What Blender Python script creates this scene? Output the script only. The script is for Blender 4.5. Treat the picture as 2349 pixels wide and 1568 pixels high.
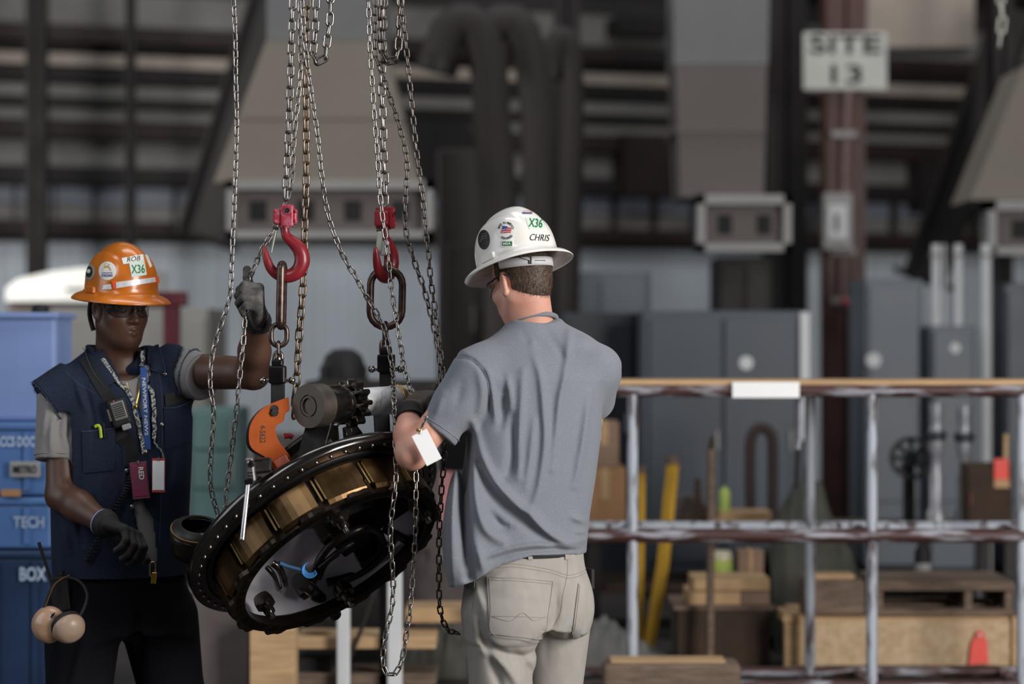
import bpy, bmesh, math, random
import numpy as np
from mathutils import Vector, Matrix
from mathutils.bvhtree import BVHTree

for o in list(bpy.data.objects): bpy.data.objects.remove(o)
scene = bpy.context.scene
COL = scene.collection

# ------------------------------------------------------------------ camera
W_PX, H_PX, LENS = 2349.0, 1568.0, 85.0
F = W_PX * LENS / 36.0
CX, CY, CZ = W_PX / 2, H_PX / 2, 1.45
cam = bpy.data.cameras.new('camera'); cam.lens = LENS; cam.sensor_width = 36; cam.sensor_fit = 'HORIZONTAL'
cam.clip_end = 200
cam.dof.use_dof = True; cam.dof.focus_distance = 7.32; cam.dof.aperture_fstop = 1.45
camo = bpy.data.objects.new('camera', cam); COL.objects.link(camo)
camo.location = (0, 0, CZ); camo.rotation_euler = (math.pi / 2, 0, 0)
scene.camera = camo

# ------------------------------------------------------------------ world and lights
world = bpy.data.worlds.new('world'); scene.world = world; world.use_nodes = True
bg = world.node_tree.nodes['Background']
bg.inputs[0].default_value = (0.60, 0.66, 0.74, 1); bg.inputs[1].default_value = 0.045

def area(name, loc, target, sx, sy, power, color=(1, 1, 1), spread=180):
    l = bpy.data.lights.new(name, 'AREA'); l.shape = 'RECTANGLE'; l.size = sx; l.size_y = sy
    l.energy = power; l.color = color; l.spread = math.radians(spread)
    o = bpy.data.objects.new(name, l); COL.objects.link(o); o.location = loc
    d = Vector(target) - Vector(loc); o.rotation_euler = d.to_track_quat('-Z', 'Y').to_euler()
    return o
area('bay_door_daylight', (5.2, 2.6, 2.6), (0.1, 7.3, 1.25), 2.6, 3.8, 640, (1.0, 0.97, 0.94))
area('side_door_daylight', (-6.0, 6.2, 3.2), (-0.2, 7.5, 1.4), 2.4, 4.0, 70, (0.86, 0.93, 1.0))
area('roof_light_strip', (0.0, 8.2, 6.6), (0.0, 8.0, 0), 5.0, 1.0, 110, (0.95, 0.97, 1.0))
area('flange_streak_lamp', (-3.2, 2.6, 5.7), (-0.6, 7.0, 1.2), 1.2, 4.0, 95, (0.95, 0.97, 1.0))  # unseen lamp added to put a bright streak on the ring flange
area('hall_roof_light', (1.0, 15.0, 8.4), (0.5, 21, 0), 10, 3, 300, (0.95, 0.97, 1.0))
area('vehicle_fill_lamp', (-5.2, 13.6, 3.0), (-3.2, 16.5, 1.9), 1.2, 1.6, 160, (1.0, 0.98, 0.95))  # small lamp added beside the white vehicle to brighten it

scene.view_settings.view_transform = 'Standard'; scene.view_settings.look = 'None'
scene.view_settings.gamma = 1.0; scene.view_settings.use_curve_mapping = False
scene.view_settings.exposure = 0.0

# ------------------------------------------------------------------ basic helpers
random.seed(7); rng = np.random.default_rng(7)
V = Vector
def P(px, py, D):
    return Vector(((px - CX) / F * D, D, CZ + (CY - py) / F * D))
def S(D): return F / D            # pixels per metre at a depth
def lin(c):
    c = c / 255.0
    return c / 12.92 if c <= 0.04045 else ((c + 0.055) / 1.055) ** 2.4
def rgb(r, g, b): return (lin(r), lin(g), lin(b), 1.0)

MATS = {}
def M(name, c, rough=0.6, metal=0.0, var=0.18, scale=12.0, bump=0.0, bscale=None, c2=None, stretch=None,
      lo=0.35, hi=0.65, coat=0.0, sheen=0.0, detail=4.0, rvar=0.12, spec=0.5, bdist=0.002):
    """procedural principled material: two tones mixed by noise, optional fine relief"""
    if name in MATS: return MATS[name]
    m = bpy.data.materials.new(name); m.use_nodes = True; nt = m.node_tree; N = nt.nodes; L = nt.links
    b = N['Principled BSDF']
    tc = N.new('ShaderNodeTexCoord'); src = tc.outputs['Object']
    if stretch:
        mp = N.new('ShaderNodeMapping'); mp.inputs['Scale'].default_value = stretch
        L.new(src, mp.inputs['Vector']); src = mp.outputs['Vector']
    nz = N.new('ShaderNodeTexNoise'); nz.inputs['Scale'].default_value = scale; nz.inputs['Detail'].default_value = detail
    L.new(src, nz.inputs['Vector'])
    rp = N.new('ShaderNodeValToRGB'); A = rgb(*c)
    if c2 is None:
        a = tuple(x * (1 - var) for x in A[:3]) + (1,); z = tuple(min(1, x * (1 + var)) for x in A[:3]) + (1,)
    else: a, z = A, rgb(*c2)
    rp.color_ramp.elements[0].position = lo; rp.color_ramp.elements[0].color = a
    rp.color_ramp.elements[1].position = hi; rp.color_ramp.elements[1].color = z
    L.new(nz.outputs['Fac'], rp.inputs['Fac']); L.new(rp.outputs['Color'], b.inputs['Base Color'])
    mr = N.new('ShaderNodeMapRange'); mr.inputs[3].default_value = max(0.02, rough - rvar); mr.inputs[4].default_value = min(1, rough + rvar)
    L.new(nz.outputs['Fac'], mr.inputs[0]); L.new(mr.outputs[0], b.inputs['Roughness'])
    b.inputs['Metallic'].default_value = metal
    b.inputs['Specular IOR Level'].default_value = spec
    if coat: b.inputs['Coat Weight'].default_value = coat; b.inputs['Coat Roughness'].default_value = 0.15
    if sheen: b.inputs['Sheen Weight'].default_value = sheen
    if bump:
        n2 = N.new('ShaderNodeTexNoise'); n2.inputs['Scale'].default_value = bscale or scale * 6; n2.inputs['Detail'].default_value = 3
        L.new(src, n2.inputs['Vector'])
        bp = N.new('ShaderNodeBump'); bp.inputs['Strength'].default_value = bump; bp.inputs['Distance'].default_value = bdist
        L.new(n2.outputs['Fac'], bp.inputs['Height']); L.new(bp.outputs['Normal'], b.inputs['Normal'])
    MATS[name] = m
    return m

ORG = {}
def tag(o, label=None, cat=None, group=None, kind=None):
    if label: o['label'] = label
    if cat: o['category'] = cat
    if group: o['group'] = group
    if kind: o['kind'] = kind
    return o
def thing(name, label, cat, loc, group=None, kind=None):
    o = bpy.data.objects.new(name, None); COL.objects.link(o); o.empty_display_size = 0.05
    o.location = loc; ORG[o] = Vector(loc)
    return tag(o, label, cat, group, kind)

def mesh_data(name, verts, faces, smooth=False, mat=None, origin=(0, 0, 0)):
    me = bpy.data.meshes.new(name)
    ox = Vector(origin)
    if isinstance(verts, np.ndarray):
        vs = verts - np.array(ox)
        me.vertices.add(len(vs)); me.vertices.foreach_set('co', vs.astype(np.float32).ravel())
        fa = np.asarray(faces, dtype=np.int32); n = fa.shape[1]
        me.loops.add(fa.size); me.loops.foreach_set('vertex_index', fa.ravel())
        me.polygons.add(len(fa)); me.polygons.foreach_set('loop_start', np.arange(len(fa), dtype=np.int32) * n)
        me.update(calc_edges=True); me.validate()
    else:
        me.from_pydata([tuple(Vector(v) - ox) for v in verts], [], faces)
    if smooth: me.polygons.foreach_set('use_smooth', [True] * len(me.polygons))
    if mat: me.materials.append(mat)
    me.update()
    return me
def obj(name, verts, faces, mat, parent=None, smooth=False, origin=None):
    """link one mesh object from world-space geometry; parented pieces are stored relative to their root"""
    if parent is not None: og = ORG[parent]
    elif origin is not None: og = Vector(origin)
    else:
        a = np.array([tuple(v) for v in verts]) if not isinstance(verts, np.ndarray) else verts
        og = Vector(((a[:, 0].min() + a[:, 0].max()) / 2, (a[:, 1].min() + a[:, 1].max()) / 2, a[:, 2].min()))
    me = mesh_data(name, verts, faces, smooth, mat, og)
    o = bpy.data.objects.new(name, me); COL.objects.link(o)
    if parent is not None: o.parent = parent
    else: o.location = og
    ORG[o] = Vector(og)
    return o
def obj_matrix(name, me, parent, mw):
    """an object sharing mesh data, placed by a world matrix under a translated-only parent"""
    o = bpy.data.objects.new(name, me); COL.objects.link(o)
    if parent is not None:
        o.parent = parent; o.matrix_local = Matrix.Translation(-ORG[parent]) @ mw
    else: o.matrix_world = mw
    ORG[o] = ORG[parent] if parent is not None else mw.translation.copy()
    return o

class MB:
    """collects simple shapes into one mesh"""
    def __init__(s): s.v = []; s.f = []; s.sm = []
    def add(s, vs, fs, sm=False):
        n = len(s.v); s.v += [Vector(v) for v in vs]; s.f += [tuple(i + n for i in f) for f in fs]; s.sm += [sm] * len(fs); return s
    def box(s, lo, hi, bev=0.0, mat=None):
        (x0, y0, z0), (x1, y1, z1) = lo, hi
        if bev <= 0:
            vs = [(x0,y0,z0),(x1,y0,z0),(x1,y1,z0),(x0,y1,z0),(x0,y0,z1),(x1,y0,z1),(x1,y1,z1),(x0,y1,z1)]
            fs = [(0,3,2,1),(4,5,6,7),(0,1,5,4),(1,2,6,5),(2,3,7,6),(3,0,4,7)]
        else:
            bm = bmesh.new(); bmesh.ops.create_cube(bm, size=1)
            for v in bm.verts:
                v.co = Vector(((x0+x1)/2 + v.co.x*(x1-x0), (y0+y1)/2 + v.co.y*(y1-y0), (z0+z1)/2 + v.co.z*(z1-z0)))
            bmesh.ops.bevel(bm, geom=list(bm.edges), offset=bev, segments=2, profile=0.5, affect='EDGES')
            bm.verts.index_update(); vs = [v.co.copy() for v in bm.verts]; fs = [tuple(v.index for v in f.verts) for f in bm.faces]; bm.free()
        if mat is not None: vs = [mat @ Vector(v) for v in vs]
        return s.add(vs, fs)
    def obox(s, c, ax, half, bev=0.0):
        """oriented box: centre, three axes, half sizes"""
        m = Matrix((ax[0].normalized(), ax[1].normalized(), ax[2].normalized())).transposed().to_4x4(); m.translation = Vector(c)
        h = half
        return s.box((-h[0], -h[1], -h[2]), (h[0], h[1], h[2]), bev, m)
    def tube(s, pts, r, n=10, closed=False, cap=True, flat=None):
        pts = [Vector(p) for p in pts]; k = len(pts)
        rs = r if isinstance(r, (list, tuple)) else [r] * k
        vs = []; up = None
        for i, p in enumerate(pts):
            if closed: t = pts[(i+1) % k] - pts[i-1]
            else: t = pts[min(i+1, k-1)] - pts[max(i-1, 0)]
            t = t.normalized() if t.length > 1e-9 else Vector((0, 0, 1))
            if up is None:
                up = Vector((0, 1, 0)) if abs(t.y) < 0.9 else Vector((1, 0, 0))
            up = up - t * up.dot(t)
            if up.length < 1e-6: up = t.orthogonal()
            up.normalize(); sd = t.cross(up)
            fl = flat if flat else 1.0
            for j in range(n):
                a = 2 * math.pi * j / n
                vs.append(p + (up * math.cos(a) * fl + sd * math.sin(a)) * rs[i])
        fs = []
        m = k if closed else k - 1
        for i in range(m):
            for j in range(n):
                a = i*n+j; b = i*n+(j+1) % n; c = ((i+1) % k)*n+(j+1) % n; d = ((i+1) % k)*n+j
                fs.append((a, b, c, d))
        s.add(vs, fs, True)
        if cap and not closed:
            s.f.append(tuple(len(s.v)-len(vs)+j for j in range(n))[::-1]); s.sm.append(False)
            s.f.append(tuple(len(s.v)-n+j for j in range(n))); s.sm.append(False)
        return s
    def cyl(s, a, b, r, r2=None, n=16): return s.tube([a, b], [r, r if r2 is None else r2], n)
    def lathe(s, prof, c, axis, n=32, closed=False, ref=None):
        """profile [(radius, height)] turned round an axis"""
        ax = Vector(axis).normalized(); u = (Vector(ref) - ax*Vector(ref).dot(ax)).normalized() if ref else ax.orthogonal().normalized()
        w = ax.cross(u); vs = []; k = len(prof)
        for (r, h) in prof:
            for j in range(n):
                a = 2*math.pi*j/n; vs.append(Vector(c) + ax*h + (u*math.cos(a) + w*math.sin(a))*r)
        fs = []
        for i in range(k if closed else k-1):
            i2 = (i+1) % k
            for j in range(n): fs.append((i*n+j, i*n+(j+1) % n, i2*n+(j+1) % n, i2*n+j))
        return s.add(vs, fs, True)
    def prism(s, poly, a, b, c, depth):
        """polygon [(u,v)] in the frame origin a, axes b (u), c (v), extruded by vector depth"""
        n = len(poly); vs = [Vector(a) + Vector(b)*u + Vector(c)*w for u, w in poly]; vs += [v + Vector(depth) for v in vs]
        fs = [tuple(range(n))[::-1], tuple(range(n, 2*n))] + [(i, (i+1) % n, n+(i+1) % n, n+i) for i in range(n)]
        return s.add(vs, fs)
    def ball(s, c, r, n=12, m=8, sc=(1, 1, 1)):
        vs = []; c = Vector(c)
        for i in range(m+1):
            t = math.pi*i/m
            for j in range(n):
                a = 2*math.pi*j/n
                vs.append(c + Vector((math.sin(t)*math.cos(a)*sc[0], math.sin(t)*math.sin(a)*sc[1], math.cos(t)*sc[2]))*r)
        return s.add(vs, [(i*n+j, (i+1)*n+j, (i+1)*n+(j+1) % n, i*n+(j+1) % n) for i in range(m) for j in range(n)], True)
    def build(s, name, mat, parent=None, smooth=None, origin=None):
        o = obj(name, s.v, s.f, mat, parent, False, origin)
        sm = s.sm if smooth is None else [smooth]*len(s.f)
        o.data.polygons.foreach_set('use_smooth', sm)
        bm = bmesh.new(); bm.from_mesh(o.data); bmesh.ops.recalc_face_normals(bm, faces=bm.faces)
        for e in bm.edges:
            if len(e.link_faces) == 2 and e.calc_face_angle(0) > 1.06: e.smooth = False
        bm.to_mesh(o.data); bm.free()
        return o

def pbox(px0, py0, px1, py1, D, dep, bev=0.0):
    """a box whose front face at depth D covers an area seen in the photograph"""
    a = P(px0, py1, D); b = P(px1, py0, D)
    return MB().box((a.x, D, a.z), (b.x, D+dep, b.z), bev)

def smooth_path(pts, n=8):
    """Catmull-Rom through points"""
    pts = [Vector(p) for p in pts]
    if len(pts) < 3: return pts
    out = []
    for i in range(len(pts)-1):
        p0 = pts[max(i-1, 0)]; p1 = pts[i]; p2 = pts[i+1]; p3 = pts[min(i+2, len(pts)-1)]
        for j in range(n):
            t = j/n; t2 = t*t; t3 = t2*t
            out.append(0.5*((2*p1) + (p2-p0)*t + (2*p0-5*p1+4*p2-p3)*t2 + (3*p1-p0-3*p2+p3)*t3))
    out.append(pts[-1]); return out
def resample(pts, step):
    out = [pts[0].copy()]; acc = 0.0
    for a, b in zip(pts[:-1], pts[1:]):
        d = (b-a).length
        while acc + d >= step:
            t = (step-acc)/d; a = a + (b-a)*t; d = (b-a).length; acc = 0.0; out.append(a.copy())
        acc += d
    return out

# ------------------------------------------------------------------ lettering (flat outlines, made once before the scene fills)
def text_geo(s, shear=0.0, offset=0.0):
    cu = bpy.data.curves.new('lettering', 'FONT'); cu.body = s; cu.align_x = 'CENTER'; cu.align_y = 'CENTER'; cu.size = 1.0
    cu.shear = shear; cu.offset = offset; cu.resolution_u = 3
    o = bpy.data.objects.new('lettering', cu); COL.objects.link(o)
    dg = bpy.context.evaluated_depsgraph_get(); e = o.evaluated_get(dg); me = e.to_mesh()
    bm = bmesh.new(); bm.from_mesh(me); bmesh.ops.triangulate(bm, faces=bm.faces)
    vs = [(v.co.x, v.co.y) for v in bm.verts]; bm.verts.index_update()
    fs = [tuple(v.index for v in f.verts) for f in bm.faces]; bm.free()
    e.to_mesh_clear(); bpy.data.objects.remove(o); bpy.data.curves.remove(cu)
    xs = [v[0] for v in vs]; ys = [v[1] for v in vs]
    cx, cy = (min(xs)+max(xs))/2, (min(ys)+max(ys))/2; w = max(xs)-min(xs); h = max(ys)-min(ys)
    return [((x-cx)/h, (y-cy)/h) for x, y in vs], fs, w/h
TXT = {}
for key, sh, of in (('SITE', 0, .02), ('13', 0, .02), ('ROB', .25, 0), ('X36', 0, .012), ('CHRIS', .25, 0), ('MSA', 0, .02), ('STRONG', 0, .03),
                    ('NEWPORT NEWS', 0, .01), ('RED', 0, .02), ('4-5622', 0, 0), ('BOX', 0, .03), ('TECH', 0, .02), ('METRO', 0, .02),
                    ('ACCS DOC', 0, .03), ('Steelers', .2, 0)) + tuple((c, 0, .02) for c in 'MADEINRCWTHP'):
    TXT[key] = text_geo(key, sh, of)
def flat_text(name, key, c, right, up, height, mat, parent=None, width=None):
    vs, fs, asp = TXT[key]; right = Vector(right).normalized(); up = Vector(up).normalized()
    kx = 1.0 if width is None else width/(asp*height)
    return obj(name, [Vector(c) + right*(x*height*kx) + up*(y*height) for x, y in vs], fs, mat, parent)
# ================================================================== materials of the hall
m_floor = M('floor_concrete', (46, 41, 39), 0.75, var=0.3, scale=1.5, bump=0.3, bscale=30)
m_wall = M('wall_steel_sheet', (52, 48, 47), 0.7, var=0.25, scale=0.8)
m_girt = M('girt_red_oxide', (44, 25, 23), 0.6, var=0.25, scale=3)
m_girtd = M('girt_dark', (28, 22, 21), 0.6, var=0.25, scale=3)
m_strip = M('strip_galvanised', (128, 126, 122), 0.6, var=0.2, scale=1.5)
m_stripb = M('strip_beige', (182, 168, 156), 0.6, var=0.15, scale=1.5)
m_pane = M('translucent_pane', (150, 156, 172), 0.45, var=0.2, scale=1.2)
m_corr = M('corrugated_white', (214, 221, 228), 0.5, var=0.1, scale=1.0)
m_duct = M('duct_beige', (134, 125, 114), 0.6, var=0.08, scale=1.2)
m_ductg = M('duct_grey', (120, 120, 120), 0.55, var=0.1, scale=1.2)
m_ductd = M('duct_taupe', (104, 95, 92), 0.6, var=0.1, scale=1.2)
m_reg = M('register_grey', (156, 154, 153), 0.5, var=0.1, scale=2)
m_black = M('matte_black', (22, 21, 21), 0.7, var=0.2)
m_hose = M('hose_dark', (44, 39, 37), 0.75, var=0.2, scale=3, bump=0.2)
m_slate = M('machine_slate', (68, 75, 85), 0.45, var=0.12, scale=1.5)
m_slate2 = M('machine_blue_grey', (94, 102, 112), 0.45, var=0.1, scale=1.5)
m_slated = M('machine_dark_slate', (42, 45, 52), 0.4, var=0.12, scale=1.5)
m_column = M('column_red_brown', (84, 56, 50), 0.55, var=0.2, scale=4)
m_columnd = M('column_dark_brown', (27, 20, 18), 0.6, var=0.2, scale=4)
m_white = M('white_paint', (212, 214, 216), 0.45, var=0.08, scale=3)
m_signw = M('sign_white', (205, 206, 198), 0.5, var=0.06, scale=6)
m_ink = M('black_ink', (18, 18, 18), 0.6, var=0.05)
m_pink = M('conduit_pink_grey', (140, 116, 112), 0.5, var=0.12)
m_pipe = M('chipped_rack_paint', (70, 42, 40), 0.5, metal=0.1, scale=16, c2=(158, 158, 166), lo=0.5, hi=0.62, detail=8, stretch=(.35, 2, 2.5))
m_pipeb = M('chipped_grey_paint', (80, 66, 64), 0.45, metal=0.1, scale=14, c2=(178, 184, 194), lo=0.36, hi=0.5, detail=8, stretch=(2, 2, .4))
m_wood = M('raw_pine', (190, 156, 116), 0.75, var=0.16, scale=5, stretch=(1, 6, 10), bump=0.25)
m_woodo = M('osb_wood', (180, 152, 118), 0.8, scale=30, c2=(200, 175, 143), bump=0.2)
m_woodg = M('weathered_wood', (112, 94, 80), 0.85, var=0.3, scale=8, stretch=(1, 5, 8), bump=0.4)
m_woodd = M('dark_wood', (62, 46, 34), 0.85, var=0.25, scale=6)
m_card = M('cardboard', (168, 126, 88), 0.8, var=0.1, scale=6)
m_cardd = M('cardboard_dull', (142, 116, 98), 0.8, var=0.1, scale=6)
m_yellow = M('safety_yellow', (218, 170, 62), 0.5, var=0.1, scale=8)
m_tarp = M('tarp_olive', (74, 74, 66), 0.8, var=0.2, scale=5)
m_tarpg = M('tarp_grey', (104, 104, 102), 0.8, var=0.15, scale=5)
m_red = M('tag_red', (236, 84, 72), 0.6, var=0.06)
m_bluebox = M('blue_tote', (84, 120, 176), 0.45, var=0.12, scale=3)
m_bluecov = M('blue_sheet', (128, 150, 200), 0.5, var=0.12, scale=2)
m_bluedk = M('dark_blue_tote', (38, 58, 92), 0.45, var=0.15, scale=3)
m_teal = M('teal_paint', (96, 128, 126), 0.5, var=0.12, scale=2)
m_maroon = M('maroon_paint', (92, 26, 38), 0.5, var=0.15)
m_rose = M('rose_board', (190, 130, 132), 0.7, var=0.1)
m_mauve = M('brown_grey', (98, 88, 86), 0.7, var=0.2, scale=4)

# ================================================================== floor and back wall (the wall runs away to the right)
fl = MB().box((-16, -4, -0.2), (16, 30, 0)).build('floor', m_floor, origin=(0, 10, 0)); fl['kind'] = 'structure'
WS = 0.333; W0 = 23.55
wx = Vector((1, WS, 0)).normalized(); wn = Vector((WS, -1, 0)).normalized(); wz = Vector((0, 0, 1))
def wall_u(px):
    a = (px-CX)/F; D = W0/(1-WS*a); return Vector((a*D, D-W0, 0)).dot(wx)
def wall_z(py): return CZ + (CY-py)/238.3      # heights read at the middle of the photograph
def wbox(u0, u1, z0, z1, o0, o1):
    """box on the wall: run u0..u1, height z0..z1, standing out o0..o1"""
    c = Vector((0, W0, 0)) + wx*((u0+u1)/2) + wn*((o0+o1)/2); c.z = (z0+z1)/2
    return MB().obox(c, (wx, wn, wz), (abs(u1-u0)/2, abs(o1-o0)/2, abs(z1-z0)/2))
wall = wbox(-12, 12, 0, 9.5, -0.3, 0).build('wall_back', m_wall, origin=(0, W0, 0)); wall['kind'] = 'structure'
# corrugated lower sheet
nc = 210; vs = []; fs = []
for i in range(nc*4+1):
    u = -12 + 24*i/(nc*4); o = 0.02 + (0.045 if (i % 4) in (1, 2) else 0.0)
    for z in (0, 2.36):
        p = Vector((0, W0, 0)) + wx*u + wn*o; p.z = z; vs.append(p)
for i in range(nc*4): fs.append((2*i, 2*i+2, 2*i+3, 2*i+1))
obj('corrugated_sheet', vs, fs, m_corr, wall)
# horizontal sheeting rails, ledges and panes of the upper wall
rows = [  # py top, py bottom (at the middle), stand-out, material, name
    (-260, -120, .05, m_strip, 'wall_panel'), (-110, -60, .30, m_girt, 'girt'),
    (20, 96, .05, m_strip, 'wall_panel'), (100, 136, .34, m_girt, 'girt'), (158, 182, .16, m_stripb, 'ledge'),
    (196, 214, .22, m_girtd, 'girt'), (224, 250, .12, m_strip, 'ledge'), (256, 272, .2, m_girtd, 'girt'), (276, 300, .12, m_strip, 'ledge'),
    (306, 340, .22, m_girt, 'girt'), (346, 400, .04, m_strip, 'wall_panel'), (404, 440, .24, m_girtd, 'girt'), (522, 552, .3, m_girt, 'girt')]
for a, b, o, m, n in rows:
    wbox(-12, 12, wall_z(b), wall_z(a), 0.0, o).build(n, m, wall)
for px in range(-700, 3100, 92):        # translucent panes between thin mullions
    u0 = wall_u(px); wbox(u0, u0+0.33, wall_z(480), wall_z(446), 0, .05).build('pane', m_pane, wall)
    wbox(u0, u0+0.33, wall_z(520), wall_z(484), 0, .03).build('pane', m_strip, wall)
# dark bracing panels standing on the upper wall
for x0, x1, y0, y1, m in ((1400, 1512, 300, 445, m_girt), (2075, 2270, 340, 470, m_girtd), (885, 1060, 280, 420, m_girtd), (1385, 1512, 30, 70, m_girtd), (1385, 1512, 100, 130, m_girtd)):
    wbox(wall_u(x0), wall_u(x1), wall_z(y1), wall_z(y0), 0.0, .36).build('dark_panel', m, wall)

# ================================================================== steel frame
def ibeam(a, b, w, d, side, t=0.02):
    """I section between two points; flanges w wide, d deep, side = direction of the web's width"""
    a = Vector(a); b = Vector(b); ax = (b-a).normalized(); s = Vector(side); s = (s-ax*s.dot(ax)).normalized(); q = ax.cross(s)
    c = (a+b)/2; h = (b-a).length/2; m = MB()
    m.obox(c, (ax, s, q), (h, d/2, t/2))
    for e in (-1, 1): m.obox(c + s*e*(d/2-t/2), (ax, s, q), (h, t/2, w/2))
    return m
def column(px, D, w, d, mat, label, ztop=9.0, side=(0, 1, 0)):
    x = P(px, 0, D).x; r = thing('steel_column', label, 'column', (x, D, 0))
    ibeam((x, D, 0.0), (x, D, ztop), w, d, side).build('shaft', mat, r)
    MB().box((x-w*.8, D-d*.7, 0), (x+w*.8, D+d*.7, .03)).build('base_plate', mat, r)
    for sx in (-1, 1):
        for sy in (-1, 1): MB().cyl((x+sx*w*.65, D+sy*d*.6, .03), (x+sx*w*.65, D+sy*d*.6, .07), .015, n=6).build('anchor_bolt', mat, r)
    return r
column(85, 20.6, .16, .2, m_columnd, 'dark brown steel column at the far left of the hall')
column(300, 21.2, .08, .12, m_columnd, 'thin dark steel post right of the far left column')
c13 = column(1933, 17.0, .27, .34, m_column, 'red brown steel column carrying the white site sign')
column(1800, 18.2, .30, .36, m_columnd, 'dark brown steel column left of the site sign column')
column(1300, 18.6, .2, .3, m_columnd, 'dark steel column behind the white hard hat')
column(2293, 17.6, .14, .3, m_columnd, 'dark steel column at the right edge behind the ductwork')
def brace(a, b, w, label, mat=m_columnd):
    r = thing('frame_rafter', label, 'beam', a)
    ibeam(a, b, w, w*1.4, (1, 0, 0)).build('beam', mat, r)
    ax = (Vector(b)-Vector(a)).normalized(); q = ax.orthogonal().normalized()
    MB().obox(a, (ax, q, ax.cross(q)), (.02, w*.8, w*.8)).build('end_plate', mat, r)
    return r
brace(P(462, 548, 18.5), P(650, -60, 18.5), .26, 'dark slanting frame beam left of the beige air duct')
brace(P(2120, 640, 18.5), P(2330, 20, 18.5), .22, 'dark slanting frame beam left of the far right duct')

# the sign, its conduit and switch box
sg = thing('site_sign', 'white sign board reading SITE 13 on the red brown column', 'sign', P(1939, 205, 16.78))
pbox(1843, 74, 2035, 206, 16.78, .02, .004).build('board', m_signw, sg)
flat_text('lettering', 'SITE', P(1939, 101, 16.775), (1, 0, 0), (0, 0, 1), 44/S(16.78), m_ink, sg, width=165/S(16.78))
flat_text('lettering', '13', P(1942, 170, 16.775), (1, 0, 0), (0, 0, 1), 44/S(16.78), m_ink, sg, width=72/S(16.78))
cd = thing('conduit', 'pinkish conduit pipe running down the sign column', 'pipe', (P(1940, 0, 16.75).x, 16.75, P(0, 880, 16.75).z))
x = P(1940, 0, 16.75).x
MB().tube(smooth_path([P(1946, 206, 16.75), P(1940, 330, 16.75), P(1936, 500, 16.75), P(1934, 700, 16.75)]), .022).build('pipe', m_pink, cd)
for py in (308, 578, 690): pbox(1908, py-8, 1965, py+6, 16.73, .06).build('pipe_clamp', m_reg, cd)
sw = thing('switch_box', 'grey electrical switch box on the sign column', 'switch box', P(1922, 572, 16.7))
pbox(1890, 442, 1956, 572, 16.61, .112, .006).build('enclosure', m_reg, sw)
pbox(1900, 470, 1944, 548, 16.59, .02, .003).build('cover', m_white, sw)
pbox(1916, 490, 1924, 530, 16.565, .03).build('lever', m_mauve, sw)
sl = thing('stop_lamp', 'small red lamp low on the sign column', 'lamp', P(1938, 700, 16.65))
MB().ball(P(1938, 694, 16.7), .03).build('lens', M('lamp_red', (190, 40, 44), 0.35), sl)
pbox(1928, 698, 1948, 706, 16.68, .05).build('base', m_mauve, sl)

# ================================================================== air ducts
def register(r, px0, py0, px1, py1, D, n, face=m_reg):
    t = 18
    f = MB()
    for a in ((px0, py0, px1, py0+t*1.2), (px0, py1-t, px1, py1), (px0, py0, px0+t, py1), (px1-t, py0, px1, py1)):
        lo = P(a[0], a[3], D); hi = P(a[2], a[1], D); f.box((lo.x, D, lo.z), (hi.x, D+.25, hi.z))
    fr = f.build('register_frame', face, r)
    pbox(px0+4, py0+4, px1-4, py1-4, D+.12, .12).build('register_back', m_ductd, r)
    w = (px1-px0-2*t)/n
    for i in range(n):
        cx = px0+t+w*(i+.5)
        pbox(cx-w*.17, py0+(py1-py0)*.36, cx+w*.17, py1-(py1-py0)*.3, D+.10, .03).build('outlet_opening', m_black, r)
def duct(label, poly, D, dep, mat, reg=None, nreg=4, seams=()):
    xs = [p[0] for p in poly]; ys = [p[1] for p in poly]
    r = thing('air_duct', label, 'duct', P(sum(xs)/len(xs), max(ys), D))
    m = MB(); n = len(poly); f = [P(x, y, D) for x, y in poly]; b = [v + Vector((0, dep, 0)) for v in f]
    m.add(f+b, [tuple(range(n)), tuple(range(n, 2*n))[::-1]] + [(i, (i+1) % n, n+(i+1) % n, n+i) for i in range(n)])
    m.build('duct_body', mat, r)
    for (x0, x1, y) in seams: pbox(x0, y-4, x1, y+4, D-.025, dep+.05).build('duct_seam', mat, r)
    if reg: register(r, *reg, D-.06, nreg)
    return r
duct('large beige flaring air duct with outlet box behind the chains', [(610, 95), (880, 95), (960, 418), (490, 418)], 14, .7, m_duct, (520, 412, 992, 546), 4, ((548, 928, 268),))
duct('grey upper duct trunk above the beige flaring duct', [(612, -200), (880, -200), (880, 94), (612, 94)], 14.02, .7, m_ductg)
duct('long square taupe duct with small outlet box left of the sign', [(1548, 148), (1760, 148), (1752, 452), (1560, 452)], 15.5, .7, m_ductd, (1600, 446, 1816, 576), 2, ((1545, 1758, 300),))
duct('grey duct trunk above the taupe duct', [(1545, -200), (1768, -200), (1762, 147), (1546, 147)], 15.52, .7, m_ductg)
duct('flaring duct cut by the right edge of the picture', [(2349, 150), (2560, 150), (2640, 458), (2226, 458)], 15.2, .7, m_duct, (2268, 460, 2640, 584), 3)
duct('pale square duct high behind the site sign', [(1990, -200), (2236, -200), (2236, 108), (1990, 108)], 19.5, .6, m_stripb)
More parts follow.
